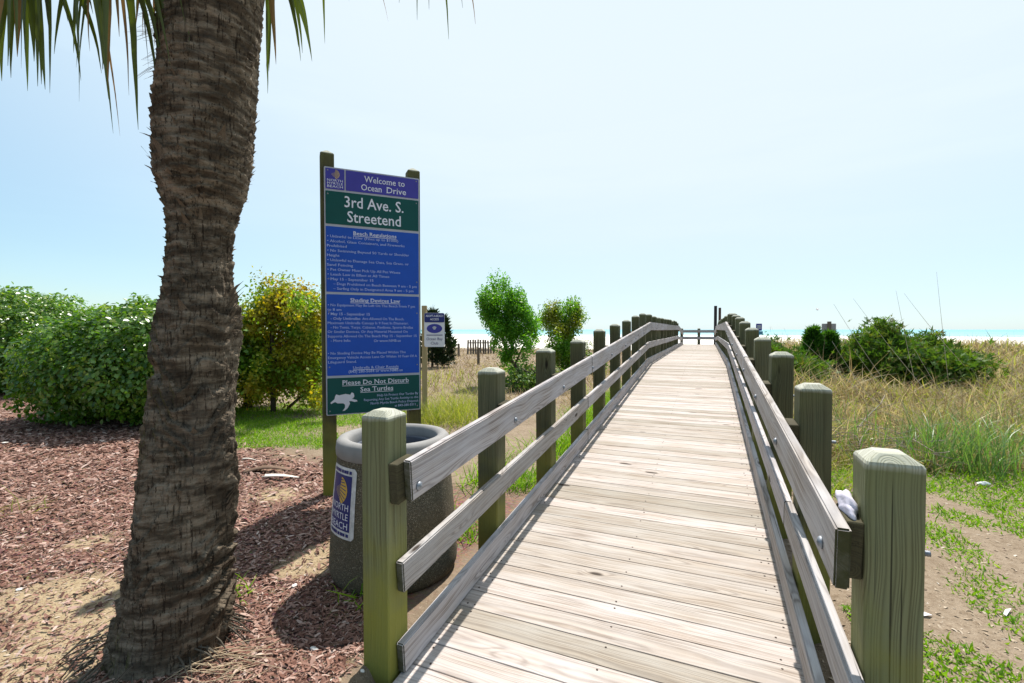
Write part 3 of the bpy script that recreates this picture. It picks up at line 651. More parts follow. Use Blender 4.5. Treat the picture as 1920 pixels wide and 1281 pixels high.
frond(dpt(95, -305, 1.95), -88, 82, 54, .85, 1.15, w=.019, dead=.1)
frond(dpt(40, -150, 2.05), -60, 70, 26, .6, .78, dead=.08, w=.019)
frond(dpt(205, -190, 2.1), -35, 75, 20, .75, .95, dead=.2, w=.019)
frond(dpt(507, -95, 2.62), -30, 42, 16, .55, .80, dead=.2, w=.016)
frond(dpt(800, -262, 2.1), -60, 60, 16, .60, .76, dead=.1, w=.009)
frond(dpt(300, -120, 2.35), -40, 5, 6, .45, .62, dead=.8, w=.012)
for k in range(5):
    a = R(40+k*62); h_ = crown+np.array([.75*math.cos(a), .75*math.sin(a), .45]); rr_ = np.array([-math.sin(a), math.cos(a), 0]); frond(h_, -115, 115, 22, .7, .95, rr_, np.array([math.cos(a)*.9, math.sin(a)*.9, .1]), np.array([0, 0, 1.0]), w=.02, droop=.8, dead=.1)
fl = []
for k in range(46):
    iz = int(np.argmin(abs(yy-random.uniform(15, 135)))); p0 = cen[iz]-RT*rad[iz]*.97+FW*random.uniform(-.05, .05); L = random.uniform(.06, .2)
    p2 = p0-RT*L+np.array([0, 0, random.uniform(-.6, .25)*L]); fl.append(([p0-pc, (p0+p2)/2-pc+np.array([0, 0, .01]), p2-pc], [.0016, .0012, .0004]))
obj('fibres', tubes('fibres', fl, 3), M_dead, palm)
obj('crown_bud', lathe('crown_bud', [(.26, -.1), (.24, .1), (.15, .28), (.0001, .36)], 20), M_bark, palm, crown-pc+np.array([0, 0, -.02]))

# ------------------------------------------------------------------ leafy shrubs and trees
LEAF_V = np.array([(0, 0, 0), (.26, .38, .05), (.28, .62, .04), (0, 1, -.04), (-.28, .62, .04), (-.26, .38, .05), (0, .5, -.02)], float)
LEAF_F = np.array([(0, 1, 6, 5), (1, 2, 3, 6), (6, 3, 4, 5)])
def leaf_frames(Nn, droop=.35, jit=.6, lift=.45):        # leaf normals near the given ones, tips outward and down
    N = nrm(Nn+rng.normal(size=Nn.shape)*jit+np.array([0, 0, lift])); tip = nrm(Nn)+rng.normal(size=Nn.shape)*.7; tip[:, 2] -= droop
    Yv = nrm(tip-(tip*N).sum(1, keepdims=True)*N); Xv = np.cross(Yv, N); return np.stack([Xv, Yv, N], 2)
def blob_points(n, c, r, shell=.35, lump=.12, seed=0, flat=0, p=2.0):
    d = nrm(rng.normal(size=(n, 3))); e = np.abs(d)**p; k = (e.sum(1))**(-1/p); d2 = d*k[:, None]
    lm = 1+lump*noise2(d[:, 0]*3+seed, d[:, 1]*3+d[:, 2]*2.3, 1.6, seed)+.5*lump*noise2(d[:, 0]*8, d[:, 2]*8+d[:, 1]*5, 1.4, seed+1)
    s = (1-shell*rng.random(n)**1.6)*lm; s = np.where(rng.random(n) < .03, s*(1+.14*rng.random(n)), s)
    return np.asarray(c)+d2*np.asarray(r)*s[:, None], nrm(d/np.asarray(r))
def shrub(name, label, base, blobs, n, size, mat, stems, smat, jit=.6, droop=.35, cat='shrub', shell=.35, lump=.12, p=2.0, grp=None):
    root = empty(name, base, label=label, cat=cat, group=grp); b = np.asarray(base)
    tot = sum(r[0]*r[1]+r[1]*r[2]+r[0]*r[2] for _, r in blobs); P = []; N = []
    for q, (c, r) in enumerate(blobs):
        m = int(n*(r[0]*r[1]+r[1]*r[2]+r[0]*r[2])/tot); a, nn = blob_points(m, c, r, shell, lump, q+len(label), p=p); P.append(a); N.append(nn)
    P = np.vstack(P); N = np.vstack(N); ok = P[:, 2] > .04; P = P[ok]; N = N[ok]
    V, F = scatter(LEAF_V, LEAF_F, P-b, leaf_frames(N, droop, jit), size*rng.uniform(.45, 1.35, len(P)))
    obj('crown', np_mesh('crown', V, F), mat, root)
    obj('trunk', tubes('trunk', [(np.array(pp)-b, rr_) for pp, rr_ in stems], 7), smat, root)
    return root
M_twig = plain('shrub_bark', (.10, .08, .06), .95, .3, 30)
M_hedge = leafmat('hedge_leaf', [(.042, .115, .008), (.08, .19, .014), (.16, .30, .03), (.055, .145, .010), (.30, .38, .07)], .40, .3, .6, (1.4, 1.5, .5))
def hedge_stems(c, n, h, sp=.8):
    return [([(c[0]+random.uniform(-.15, .15), c[1]+random.uniform(-.15, .15), -.05), (c[0]+random.uniform(-.4, .4)*sp, c[1]+random.uniform(-.4, .4)*sp, h*.5), (c[0]+random.uniform(-1, 1)*sp, c[1]+random.uniform(-1, 1)*sp, h)], [.04, .03, .012]) for _ in range(n)]
def bl_(px, zc_, z): p_ = dpt(px, 618, zc_); return (p_[0], p_[1], z)
cB = bl_(268, 8.15, 1.0)
shrub('rounded_shrub', 'big clipped round evergreen shrub directly behind the palm trunk', (cB[0], cB[1], 0),
      [(cB, (1.78, 1.2, .96)), (bl_(190, 7.9, .84), (1.13, 1.05, .90)), (bl_(330, 8.05, 1.02), (1.22, 1.05, 1.03))], 50000, .078, M_hedge, hedge_stems(cB, 7, 1.6), M_twig, lump=.10, p=2.3, shell=.3)
cA = bl_(-20, 11.6, 1.22)
shrub('rounded_shrub', 'broad tall evergreen shrub farther back, beyond the clipped one behind the palm', (cA[0], cA[1], 0),
      [(cA, (2.3, 1.6, 1.26)), (bl_(50, 11.6, 1.2), (1.7, 1.3, 1.3))], 44000, .088, M_hedge, hedge_stems(cA, 7, 1.9), M_twig, lump=.085, p=2.4, shell=.3)
M_yel_leaf = leafmat('yellowing_leaf', [(.09, .23, .015), (.16, .31, .02), (.26, .36, .03), (.12, .27, .02)], .5, .45, .4, (1.5, 1.4, .5), (1.6, (.44, .27, .02), .7))
b0 = gpt(512, 772); k0 = depth(b0)
def at(px, py, zc_): return tuple(dpt(px, py, zc_))
def clumps(poly, n, zc_, dd, r0, r1, seed):    # leaf clumps filling a tree's outline, at its own depth
    r = np.random.default_rng(seed); poly = np.array(poly, float); out = []; lo, hi = poly.min(0), poly.max(0)
    while len(out) < n:
        q = r.uniform(lo, hi); ins = False; j = len(poly)-1
        for i_ in range(len(poly)):
            (x1, y1), (x2, y2) = poly[i_], poly[j]; j = i_
            if (y1 > q[1]) != (y2 > q[1]) and q[0] < (x2-x1)*(q[1]-y1)/(y2-y1)+x1: ins = not ins
        if ins:
            s = r.uniform(r0, r1); out.append((at(q[0], q[1], zc_+r.normal()*dd), (s*r.uniform(.8, 1.1), s*r.uniform(.8, 1.1), s*r.uniform(1.0, 1.7))))
    return out
shrub('wax_myrtle_tree', 'small yellow-green leafy tree with one dark trunk to the left of the tall sign', tuple(b0),
      clumps([(456, 590), (470, 560), (500, 538), (530, 536), (560, 545), (590, 556), (608, 600), (612, 740), (585, 748), (560, 720), (538, 725), (500, 720), (470, 745), (458, 650)], 130, k0, .32, .16, .28, 4),
      34000, .066, M_yel_leaf, [([b0-np.array([0, 0, .05]), at(513, 700, k0), at(510, 640, k0), at(505, 570, k0)], [.05, .045, .035, .012]), ([at(512, 690, k0), at(535, 640, k0), at(555, 580, k0)], [.03, .025, .01]), ([gpt(540, 765), at(575, 735, k0), at(625, 715, k0+.1)], [.03, .025, .012]), ([at(512, 665, k0), at(490, 630, k0), at(475, 590, k0-.1)], [.025, .02, .01])], M_twig, cat='tree', shell=.85, lump=.34, jit=.9)
c1 = at(470, 735, k0+.5)
M_lowy = leafmat('low_yellow_leaf', [(.16, .20, .03), (.26, .22, .03), (.10, .17, .03), (.30, .17, .04)], .4, .5, .3, (1.4, 1.3, .6))
shrub('low_shrub', 'low straggly yellow-green bush at the foot of the yellow-green tree', (c1[0], c1[1], 0), [((c1[0], c1[1], .32), (.55, .45, .36)), (at(500, 720, k0+.7), (.4, .4, .4))], 2600, .06, M_lowy, hedge_stems(c1, 5, .5, .4), M_twig, shell=.9, lump=.25, jit=1)
M_wax = leafmat('wax_myrtle_leaf', [(.06, .20, .012), (.11, .29, .018), (.17, .36, .025), (.07, .23, .02)], .5, .4, .45, (1.4, 1.5, .4))
M_wax2 = leafmat('wax_myrtle_leaf_yellowed', [(.06, .19, .012), (.11, .27, .018), (.16, .32, .03)], .5, .4, .45, (1.4, 1.5, .4), (1.5, (.30, .20, .02), .55))
b1 = gpt(988, 722); k1 = depth(b1)
shrub('wax_myrtle_tree', 'upright vase-shaped green tree with a leaning trunk beyond the left railing, the taller of two', tuple(b1),
      clumps([(903, 545), (918, 538), (942, 534), (965, 545), (990, 550), (998, 565), (996, 590), (1012, 605), (1006, 640), (988, 662), (980, 700), (958, 695), (938, 660), (916, 620), (903, 590)], 85, k1, .30, .15, .27, 5),
      30000, .06, M_wax, [([b1-np.array([0, 0, .05]), at(978, 700, k1), at(955, 672, k1), at(940, 630, k1), at(925, 570, k1)], [.06, .055, .05, .035, .012]), ([at(955, 672, k1), at(965, 620, k1), at(975, 560, k1)], [.04, .03, .01]), ([at(965, 685, k1), at(985, 640, k1), at(1005, 600, k1)], [.03, .02, .01])], M_twig, cat='tree', shell=.9, lump=.22, jit=.9)
b2 = gpt(1055, 700); k2 = depth(b2)
shrub('wax_myrtle_tree', 'smaller round-headed green tree with yellow tips on its top beyond the left railing', tuple(b2),
      clumps([(1018, 600), (1030, 578), (1055, 568), (1080, 572), (1092, 590), (1085, 615), (1072, 640), (1075, 665), (1060, 690), (1028, 685), (1022, 660), (1030, 640)], 64, k2, .32, .18, .32, 7),
      18000, .07, M_wax2, [([b2-np.array([0, 0, .05]), at(1054, 680, k2), at(1056, 640, k2), at(1060, 590, k2)], [.06, .05, .04, .015]), ([at(1055, 660, k2), at(1075, 620, k2), at(1085, 590, k2)], [.03, .02, .01])], M_twig, cat='tree', shell=.9, lump=.22, jit=.9)
M_under = leafmat('undergrowth_leaf', [(.05, .13, .02), (.10, .19, .03), (.16, .22, .04), (.07, .15, .03)], .35, .5, .3, (1.3, 1.3, .6))
for px, py, zz_, rx, rz, n_, lb in ((1010, 735, .34, .8, .36, 4200, 'bushy green undergrowth around the foot of the vase-shaped tree'), (1098, 700, .45, .75, .45, 3500, 'low green bush beside the railing under the yellow-tipped tree'), (1090, 655, .5, 1.0, .42, 2500, 'pale green low bush on the far dune left of the boardwalk rails')):
    g_ = gpt(px, py)
    if g_[0] > -2.1-rx*.6: g_[0] = -2.1-rx*.6
    shrub('low_shrub', lb, (g_[0], g_[1], 0), [((g_[0], g_[1], zz_*.8), (rx, rx*.8, rz)), ((g_[0]-.5*rx, g_[1]+.3, zz_*.7), (rx*.6, rx*.6, rz))], n_, .085, M_under, hedge_stems(g_, 5, .6, .5), M_twig, shell=.9, lump=.25, jit=1)

# junipers: tufted sprays on upswept branches
SPR_V = np.array([(0, 0, 0), (.10, .45, .04), (0, 1, 0), (-.10, .45, .04), (.34, .62, .03), (.10, .25, 0), (-.36, .55, .03), (-.10, .22, 0)], float)
SPR_F = np.array([(0, 1, 2, 3), (5, 4, 1, 5), (7, 3, 6, 7)])
SPR_F = np.array([(0, 1, 2), (0, 2, 3), (5, 4, 1), (7, 3, 6)])
M_jun = leafmat('juniper_needle', [(.03, .11, .015), (.055, .16, .02), (.09, .20, .03), (.04, .13, .025)], .4, .6, .3, (1.3, 1.4, .4))
M_jol = leafmat('juniper_needle_olive', [(.045, .12, .015), (.08, .17, .02), (.12, .20, .03), (.06, .14, .02), (.16, .15, .04)], .4, .6, .3, (1.3, 1.3, .5))
M_jdk = leafmat('juniper_needle_dark', [(.015, .03, .012), (.02, .045, .015), (.035, .06, .02)], .15, .6, .3)
def juniper(label, px0, px1, ytop, zc_, n, mat=M_jun, base_y=None, peaks=(.5,), size=.22, grp=None, thicket=False):
    c0 = dpt((px0+px1)/2, 618, zc_); w = (px1-px0)*zc_/FPX; h = CAMZ+(618-ytop)*zc_/FPX
    root = empty('juniper_bush', (c0[0], c0[1], 0), label=label, cat='shrub', group=grp); P = []; N = []
    st = []
    m = n//len(peaks)
    if thicket:                                # one loose mass under an uneven top with thin leaders
        xx = rng.uniform(-.5, .5, n); dy = rng.normal(size=n)*.55
        env = h*(.68+.20*noise2(xx*w*1.3, dy*.6, 1.6, 5)+.14*noise2(xx*w*4, dy*2, 1.5, 6))*np.clip(1.35-1.6*np.abs(xx)**2.2*2.2, .35, 1)
        zz_ = env*rng.random(n)**.6; ld = rng.random(n) < .10; lx = np.round(xx*w*2.6+rng.normal(size=n)*.04, 0)/2.6/w
        xx = np.where(ld, lx+rng.normal(size=n)*.008, xx); zz_ = np.where(ld, env*rng.uniform(.8, 1.22, n), zz_)
        p_ = c0[:2]+np.outer(xx*w, RT[:2])+np.outer(dy, FW[:2]); P.append(np.column_stack([p_, np.maximum(zz_, .03)]))
        N.append(np.column_stack([np.outer(rng.normal(size=n), RT[:2])+np.outer(rng.normal(size=n), FW[:2]), np.zeros(n)])); m = 1
        st = [([(*(RT[:2]*q*w), -.05), (*(RT[:2]*q*w+.05), h*.4), (*(RT[:2]*q*w-.05), h*.75)], [.05, .03, .01]) for q in np.linspace(-.42, .42, 8)]
    for q, pk in enumerate(() if thicket else peaks):
        x0 = (pk-.5)*w; hh = h*random.uniform(.74, 1.0) if q else h; ww = w*.5/len(peaks)**.45
        zz_ = rng.random(m)**.75; a = rng.uniform(0, 2*math.pi, m); wid = ww*np.clip(1.2*(1-zz_)**.9, .03, .8)*(1+.45*np.sin(a*4+zz_*17+q*2)*np.sin(zz_*31+a*2+q))
        r_ = wid*np.sqrt(rng.uniform(.25, 1, m))
        p_ = c0[:2]+np.outer(x0+r_*np.cos(a), RT[:2])+np.outer(r_*np.sin(a)*.8, FW[:2]/np.linalg.norm(FW[:2]))
        P.append(np.column_stack([p_, zz_*hh*.97])); N.append(np.column_stack([np.outer(np.cos(a), RT[:2])+np.outer(np.sin(a), FW[:2]), np.zeros(m)]))
        b_ = c0[:2]+RT[:2]*x0; st.append(([(*(b_-c0[:2]), -.05), (*(b_-c0[:2]), hh*.5), (*(b_-c0[:2]+.05), hh*.9)], [.05, .03, .008]))
    P = np.vstack(P); N = np.vstack(N); tip = N*.8+rng.normal(size=N.shape)*.35; tip[:, 2] += .75; tip = nrm(tip)
    X_ = nrm(np.cross(tip, rng.normal(size=tip.shape))); M_ = np.stack([X_, tip, np.cross(X_, tip)], 2)
    V, F = scatter(SPR_V, SPR_F, P-np.array([c0[0], c0[1], 0]), M_, size*rng.uniform(.6, 1.4, len(P)))
    obj('crown', np_mesh('crown', V, F), mat, root); obj('trunk', tubes('trunk', st, 6), M_twig, root)
juniper('wide low olive-green juniper thicket with thin leaders on the right-hand dune', 1598, 1780, 618, 13.2, 30000, M_jol, thicket=True, size=.19)
juniper('small pointed juniper beside the square sign seen from behind', 1505, 1572, 618, 14.0, 6000, peaks=(.3, .75))
juniper('low spreading green juniper just beyond the right-hand railing posts', 1440, 1510, 645, 12.5, 5500, M_jol, thicket=True, size=.17)
juniper('dark feathery juniper behind the small navy and white notice', 790, 848, 583, 19.0, 1900, M_jdk, peaks=(.35, .7), size=.3)

# ------------------------------------------------------------------ ground cover
def field(n, z0, z1, x0, x1, pw=1.0):          # ground points; thinner with distance
    u = rng.random(n); zc_ = z0*(z1/z0)**(u**pw); px = rng.uniform(x0, x1, n)
    A = RT[:2]*1.0; B = FW[:2]/np.linalg.norm(FW[:2])
    p = np.outer(zc_, B)+np.outer((px-W/2)/FPX*zc_, A); return p, zc_
def blade(bend):
    return np.array([(-.5, 0, 0), (.5, 0, 0), (-.42, .45*bend, .5), (.42, .45*bend, .5), (-.25, 1.3*bend, .8), (.25, 1.3*bend, .8), (0, 2.3*bend, .95)]), np.array([(0, 1, 3), (0, 3, 2), (2, 3, 5), (2, 5, 4), (4, 5, 6)])
def grass(name, p, h, w, mat, label, cat='grass', tilt=.35, bends=(.08, .2, .38), lift=0.0):
    z = terrain(p[:, 0], p[:, 1])-.01+lift; P = np.column_stack([p, z]); n = len(P); VV = []; FF = []; off = 0
    idx = np.array_split(rng.permutation(n), len(bends))
    for ix, b in zip(idx, bends):
        T, F = blade(b); Zv = nrm(np.column_stack([rng.normal(size=(len(ix), 2))*tilt, np.ones(len(ix))])); M_ = frames(Zv)
        S = np.column_stack([w[ix], h[ix], h[ix]]); V, F2 = scatter(T, F, P[ix], M_, S); VV.append(V); FF.append(F2+off); off += len(V)
    return obj(name, np_mesh(name, np.vstack(VV), np.vstack(FF)), mat, label=label, cat=cat, kind='stuff')
def offdeck(p): return (p[:, 0] > .68) | (p[:, 0] < -1.52)
M_straw = leafmat('dry_grass', [(.40, .32, .20), (.58, .49, .34), (.28, .22, .12), (.20, .14, .085), (.48, .40, .26)], .4, .7, .2, (1.2, 1.15, .8))
M_olive = leafmat('yellow_green_grass', [(.25, .30, .04), (.36, .36, .07), (.16, .24, .03), (.42, .38, .11)], .45, .6, .25, (1.3, 1.35, .6))
M_grn = leafmat('fresh_green_grass', [(.12, .27, .015), (.19, .36, .02), (.28, .40, .03), (.09, .22, .02)], .45, .5, .3, (1.3, 1.4, .5))
M_rust = leafmat('rusty_dead_stems', [(.20, .12, .07), (.28, .18, .10), (.14, .09, .06)], .2, .8, .1, (1.1, 1, .9))
def size(zc_, w0): return w0*np.maximum(1, zc_/5.5)*rng.uniform(.45, 1.7, len(zc_))
p, zz = field(12500, 5.0, 48, 1380, 2700, 1.2); rep = rng.integers(3, 13, len(p)); p = np.repeat(p, rep, 0); zz = np.repeat(zz, rep); p = p+rng.normal(size=p.shape)*(.05+.006*zz)[:, None]
p2, z2 = field(42000, 5.0, 48, 1380, 2700, 1.1); p = np.vstack([p, p2]); zz = np.concatenate([zz, z2])
k = (p[:, 0] > .9) & (p[:, 1] > 5.9+.5*noise2(p[:, 0], p[:, 1], 2.0, 61)) & (p[:, 1] < 46); p, zz = p[k], zz[k]; n = len(p)
hh = (.34+.2*noise2(p[:, 0], p[:, 1], 1.1, 62))*rng.uniform(.45, 1.2, n)*np.clip((p[:, 1]-5.2)/2.5, .45, 1); hh = np.clip(hh*np.where((p[:, 1] < 16) & (p[:, 0] > 3.2), .74, 1.05), .08, .8)
sel = rng.random(n)+.28*noise2(p[:, 0], p[:, 1], .9, 63)
a = sel < .62; b = (sel >= .62) & (sel < .86); c = sel >= .86
grass('dune_grass', p[a], hh[a], size(zz[a], .0095), M_straw, 'tangled straw-coloured dune grass to the right of the boardwalk', tilt=.75, bends=(.15, .5, .9))
grass('dune_grass', p[b], hh[b], size(zz[b], .0090), M_olive, 'yellow-green dune grass growing through the straw right of the boardwalk', tilt=.6, bends=(.12, .4, .8))
grass('dead_stems', p[c], hh[c]*.8, size(zz[c], .0055), M_rust, 'rust-brown dead stems low in the dune grass right of the boardwalk', cat='dead stems', tilt=.8, bends=(.05, .3))
# tall green clumps at the edge of the dune grass
pp = []
for px, py, m, s in ((1770, 880, 220, .18), (1830, 880, 260, .22), (1740, 850, 140, .15), (1905, 860, 220, .25), (1690, 855, 80, .15), (1860, 820, 160, .3), (1640, 890, 50, .2), (1600, 850, 60, .15), (1580, 800, 60, .2)):
    g_ = gpt(px, py); pp.append(g_[:2]+rng.normal(size=(m, 2))*s)
pp = np.vstack(pp); pp = pp[rng.random(len(pp)) < .62]; n = len(pp)
grass('tall_grass', pp, rng.uniform(.3, .68, n), np.full(n, .010), leafmat('tall_blade', [(.09, .20, .05), (.13, .25, .06), (.22, .30, .08), (.08, .18, .06)], .4, .4, .4, (1.2, 1.3, .6)), 'tall broad green blades at the edge of the bare soil right of the boardwalk', tilt=.22, bends=(.1, .25, .45))
# far sea oats along the ridge
p, zz = field(7000, 26, 46, 1380, 2700); k = p[:, 0] > 3; p, zz = p[k], zz[k]; n = len(p)
grass('sea_oats', p, rng.uniform(.5, 1.25, n), size(zz, .0022), M_straw, 'thin standing sea oats along the crest of the right-hand dune', tilt=.12, bends=(.03, .1))
# short weeds on the bare soil
p, zz = field(95000, 1.9, 7.5, 1480, 2700, .9); m = noise2(p[:, 0], p[:, 1], 2.6, 71)+.6*noise2(p[:, 0], p[:, 1], 7, 72)+np.clip((p[:, 1]-3.6)*.32, -.4, .9); k = (p[:, 0] > .72) & (m+rng.normal(size=len(p))*.15 > -.08); p, zz = p[k], zz[k]; n = len(p)
grass('weeds', p, rng.uniform(.015, .06, n)*np.clip(zz/4, .7, 1.5), rng.uniform(.006, .015, n), M_grn, 'patchy bright green weeds on the sandy soil right of the boardwalk', cat='weeds', tilt=1.0, bends=(.2, .5))
# left field behind the sign
p, zz = field(34000, 8.0, 40, 560, 1300, .8); k = (p[:, 0] < -1.75) & (p[:, 1] < 38) & (mulch_mask(p[:, 0], p[:, 1]) < .1); p, zz = p[k], zz[k]; n = len(p)
sel = rng.random(n)+.35*noise2(p[:, 0], p[:, 1], .8, 81)
hh = np.clip(rng.uniform(.08, .34, n)*(1+.4*noise2(p[:, 0], p[:, 1], 1.0, 82)), .05, .5)
a = sel < .70; b = (sel >= .93)&(zz < 17); c = (sel >= .7)&(sel < .93)
a = a & (rng.random(n) < .75)
grass('dry_grass', p[a], hh[a]*.6, size(zz[a], .005), M_straw, 'thin dry straw grass on the open sand left of the boardwalk', tilt=.9, bends=(.2, .5))
grass('field_grass', p[b], hh[b]*1.3, size(zz[b], .005), M_olive, 'yellow-green grass tufts on the open ground behind the tall sign', tilt=.5, bends=(.1, .3))
grass('dead_stems', p[c], hh[c]*.6, size(zz[c], .005), M_rust, 'brown dead stems scattered over the sand left of the boardwalk', cat='dead stems', tilt=.9)
pp = []
for px, py, m, s in ((840, 790, 420, .28), (800, 800, 300, .28), (870, 770, 300, .3), (760, 790, 200, .35), (890, 800, 160, .2)):
    g_ = gpt(px, py); pp.append(g_[:2]+rng.normal(size=(m, 2))*s)
pp = np.vstack(pp); pp = pp[pp[:, 0] < -1.6]; n = len(pp)
grass('tall_grass', pp, rng.uniform(.2, .55, n), np.full(n, .007), M_olive, 'clumps of arching yellow-green grass between the tall sign and the left railing', tilt=.4, bends=(.1, .3, .5))
# fresh grass strip in front of the shrubs
p, zz = field(46000, 5.9, 9.5, 330, 760, .9); k = (mulch_mask(p[:, 0], p[:, 1]) < .55+.3*rng.normal(size=len(p))) & (noise2(p[:, 0], p[:, 1], 3, 91)+rng.normal(size=len(p))*.3 > -.5); p = p[k]; n = len(p)
grass('lawn_grass', p, rng.uniform(.02, .075, n), np.full(n, .008), M_grn, 'short bright green grass between the mulch and the yellow-green tree', tilt=.6, bends=(.1, .3))
# along the left foot of the boardwalk
y_ = rng.uniform(2.9, 11, 5200); x_ = -1.52-np.abs(rng.normal(size=5200))*.28; m = noise2(x_, y_, 3.0, 95) > -.25; pp = np.column_stack([x_, y_])[m]; n = len(pp)
grass('edge_grass', pp, rng.uniform(.08, .42, n)*np.clip((pp[:, 1])/7, .35, 1), np.full(n, .008), M_grn, 'green blades and weeds growing along the left foot of the boardwalk', tilt=.55, bends=(.1, .3, .5))
y_ = rng.uniform(5.0, 13, 3200); x_ = .68+np.abs(rng.normal(size=3200))*.3; pp = np.column_stack([x_, y_]); n = len(pp)
grass('edge_grass', pp, rng.uniform(.08, .35, n), np.full(n, .007), M_olive, 'yellow-green blades along the right foot of the boardwalk', tilt=.55, bends=(.1, .3, .5))

# mulch chips
CH_V = np.array([(-.5, -.09, 0), (-.5, .09, .02), (0, -.11, .07), (0, .12, .06), (.5, -.06, -.01), (.5, .05, .02)]); CH_F = np.array([(0, 2, 3, 1), (2, 4, 5, 3)])
t = NT('mulch_chip'); isl = t.n('NewGeometry').outputs['Random Per Island']
c = t.ramp(isl, [(0, (.07, .03, .02)), (.3, (.17, .08, .055)), (.65, (.27, .15, .112)), (.9, (.37, .245, .20)), (1, (.50, .38, .32))])
t.bsdf(c, .8, None, spec=.25); M_chip = t.m
p, zz = field(200000, 1.25, 11.5, -420, 760, .95); k = rng.random(len(p)) < mulch_mask(p[:, 0], p[:, 1])*(1-.75*sand_patch(p[:, 0], p[:, 1])); p, zz = p[k], zz[k]; n = len(p)
Zv = nrm(np.column_stack([rng.normal(size=(n, 2))*.28, np.ones(n)])); P = np.column_stack([p, terrain(p[:, 0], p[:, 1])+rng.uniform(.002, .016, n)])
S = (.010+.052*rng.random(n)**2.8)*np.clip(zz/3.2, .85, 1.8); V, F = scatter(CH_V, CH_F, P, frames(Zv), np.column_stack([S, S*rng.uniform(.6, 1.7, n), S]))
obj('mulch', np_mesh('mulch', V, F), M_chip, label='reddish-brown shredded bark mulch around the palm', cat='mulch', kind='stuff')
# litter and grit on the right-hand soil, crumbs in the sand
p, zz = field(19000, 1.4, 8, 1400, 2700); k = p[:, 0] > .5; p2, z2 = field(9000, 1.3, 5, -300, 760); k2 = (p2[:, 0] < -1.45); p = np.vstack([p[k], p2[k2]]); zz = np.concatenate([zz[k], z2[k2]]); n = len(p)
Zv = nrm(np.column_stack([rng.normal(size=(n, 2))*.2, np.ones(n)])); P = np.column_stack([p, terrain(p[:, 0], p[:, 1])+.0005]); S = .004+.026*rng.random(n)**2.5
V, F = scatter(CH_V*np.array([1, 2.2, 2]), CH_F, P, frames(Zv), S)
t = NT('soil_litter'); isl = t.n('NewGeometry').outputs['Random Per Island']
t.bsdf(t.ramp(isl, [(0, (.12, .08, .055)), (.25, (.24, .18, .12)), (.7, (.36, .285, .205)), (.97, (.42, .35, .27)), (1, (.6, .55, .48))]), .85, None, spec=.2)
obj('soil_litter', np_mesh('soil_litter', V, F), t.m, label='small twigs, shell crumbs and grit scattered over the sandy soil', cat='grit', kind='stuff')

# ------------------------------------------------------------------ small things
def lump(name, r, seed, lab, cat, mat, loc, rz=0, sq=(1, .7, .35)):
    bm = bmesh.new(); bmesh.ops.create_icosphere(bm, subdivisions=2, radius=1); rr_ = np.random.default_rng(seed)
    ph = rr_.uniform(0, 6.28, 6)
    for v in bm.verts:
        f = 1+.18*math.sin(3*v.co.x+ph[0])+.15*math.sin(4*v.co.y+ph[1])+.12*math.sin(5*v.co.z+ph[2]); v.co = Vector((v.co.x*sq[0]*r*f, v.co.y*sq[1]*r*f, v.co.z*sq[2]*r*f+r*sq[2]*.7))
    me = bpy.data.meshes.new(name); bm.to_mesh(me); bm.free()
    return obj(name, me, mat, None, loc, (0, 0, rz), label=lab, cat=cat)
M_shell = plain('bleached_shell', (.72, .68, .62), .6, .15, 40); M_paper = plain('paper', (.78, .77, .79), .8, .05, 30)
for k, (px, py, r_, lb) in enumerate(((590, 1221, .020, 'white shell lying in the dark shadow of the litter bin'), (38, 1108, .018, 'round white shell on the bare sand left of the palm'), (552, 1102, .022, 'pale broken shell in the sunlit mulch between palm and bin'), (680, 1262, .012, 'small white pebble at the foot of the first left railing post'), (10, 832, .03, 'pale scrap shell in the dark shade under the round shrub'))):
    g_ = gpt(px, py); lump('shell', r_, k, lb, 'shell', M_shell, (g_[0], g_[1], .006), k)
def scrap(pts, lab, name='paper_scrap', cat='paper'):
    q = [gpt(a, b) for a, b in pts]; c_ = np.mean(q, 0); zt_ = float(terrain(c_[0], c_[1]))+.012
    V = [(*(v[:2]-c_[:2]), .004*(-1)**i) for i, v in enumerate(q)]; n = len(V); V += [(a, b, z-.002) for a, b, z in V]
    F = [tuple(range(n)), tuple(range(n, 2*n))[::-1]]+[(i, n+i, n+(i+1) % n, (i+1) % n) for i in range(n)]
    obj(name, pyd(name, V, F), M_paper, None, (c_[0], c_[1], zt_), label=lab, cat=cat)
scrap([(1880, 1158), (1886, 1147), (1896, 1149), (1887, 1160)], 'small folded white paper scrap beside green weeds on the soil')
scrap([(1730, 1154), (1748, 1158), (1742, 1161), (1728, 1160)], 'thin white paper scrap on the soil next to the first right railing post')
lump('crumpled_wrapper', .05, 77, 'crumpled silver-white wrapper on the weeds at the edge of the dune grass', 'wrapper', M_paper, (*gpt(1843, 910)[:2], .0), .4, (1, .6, .5))
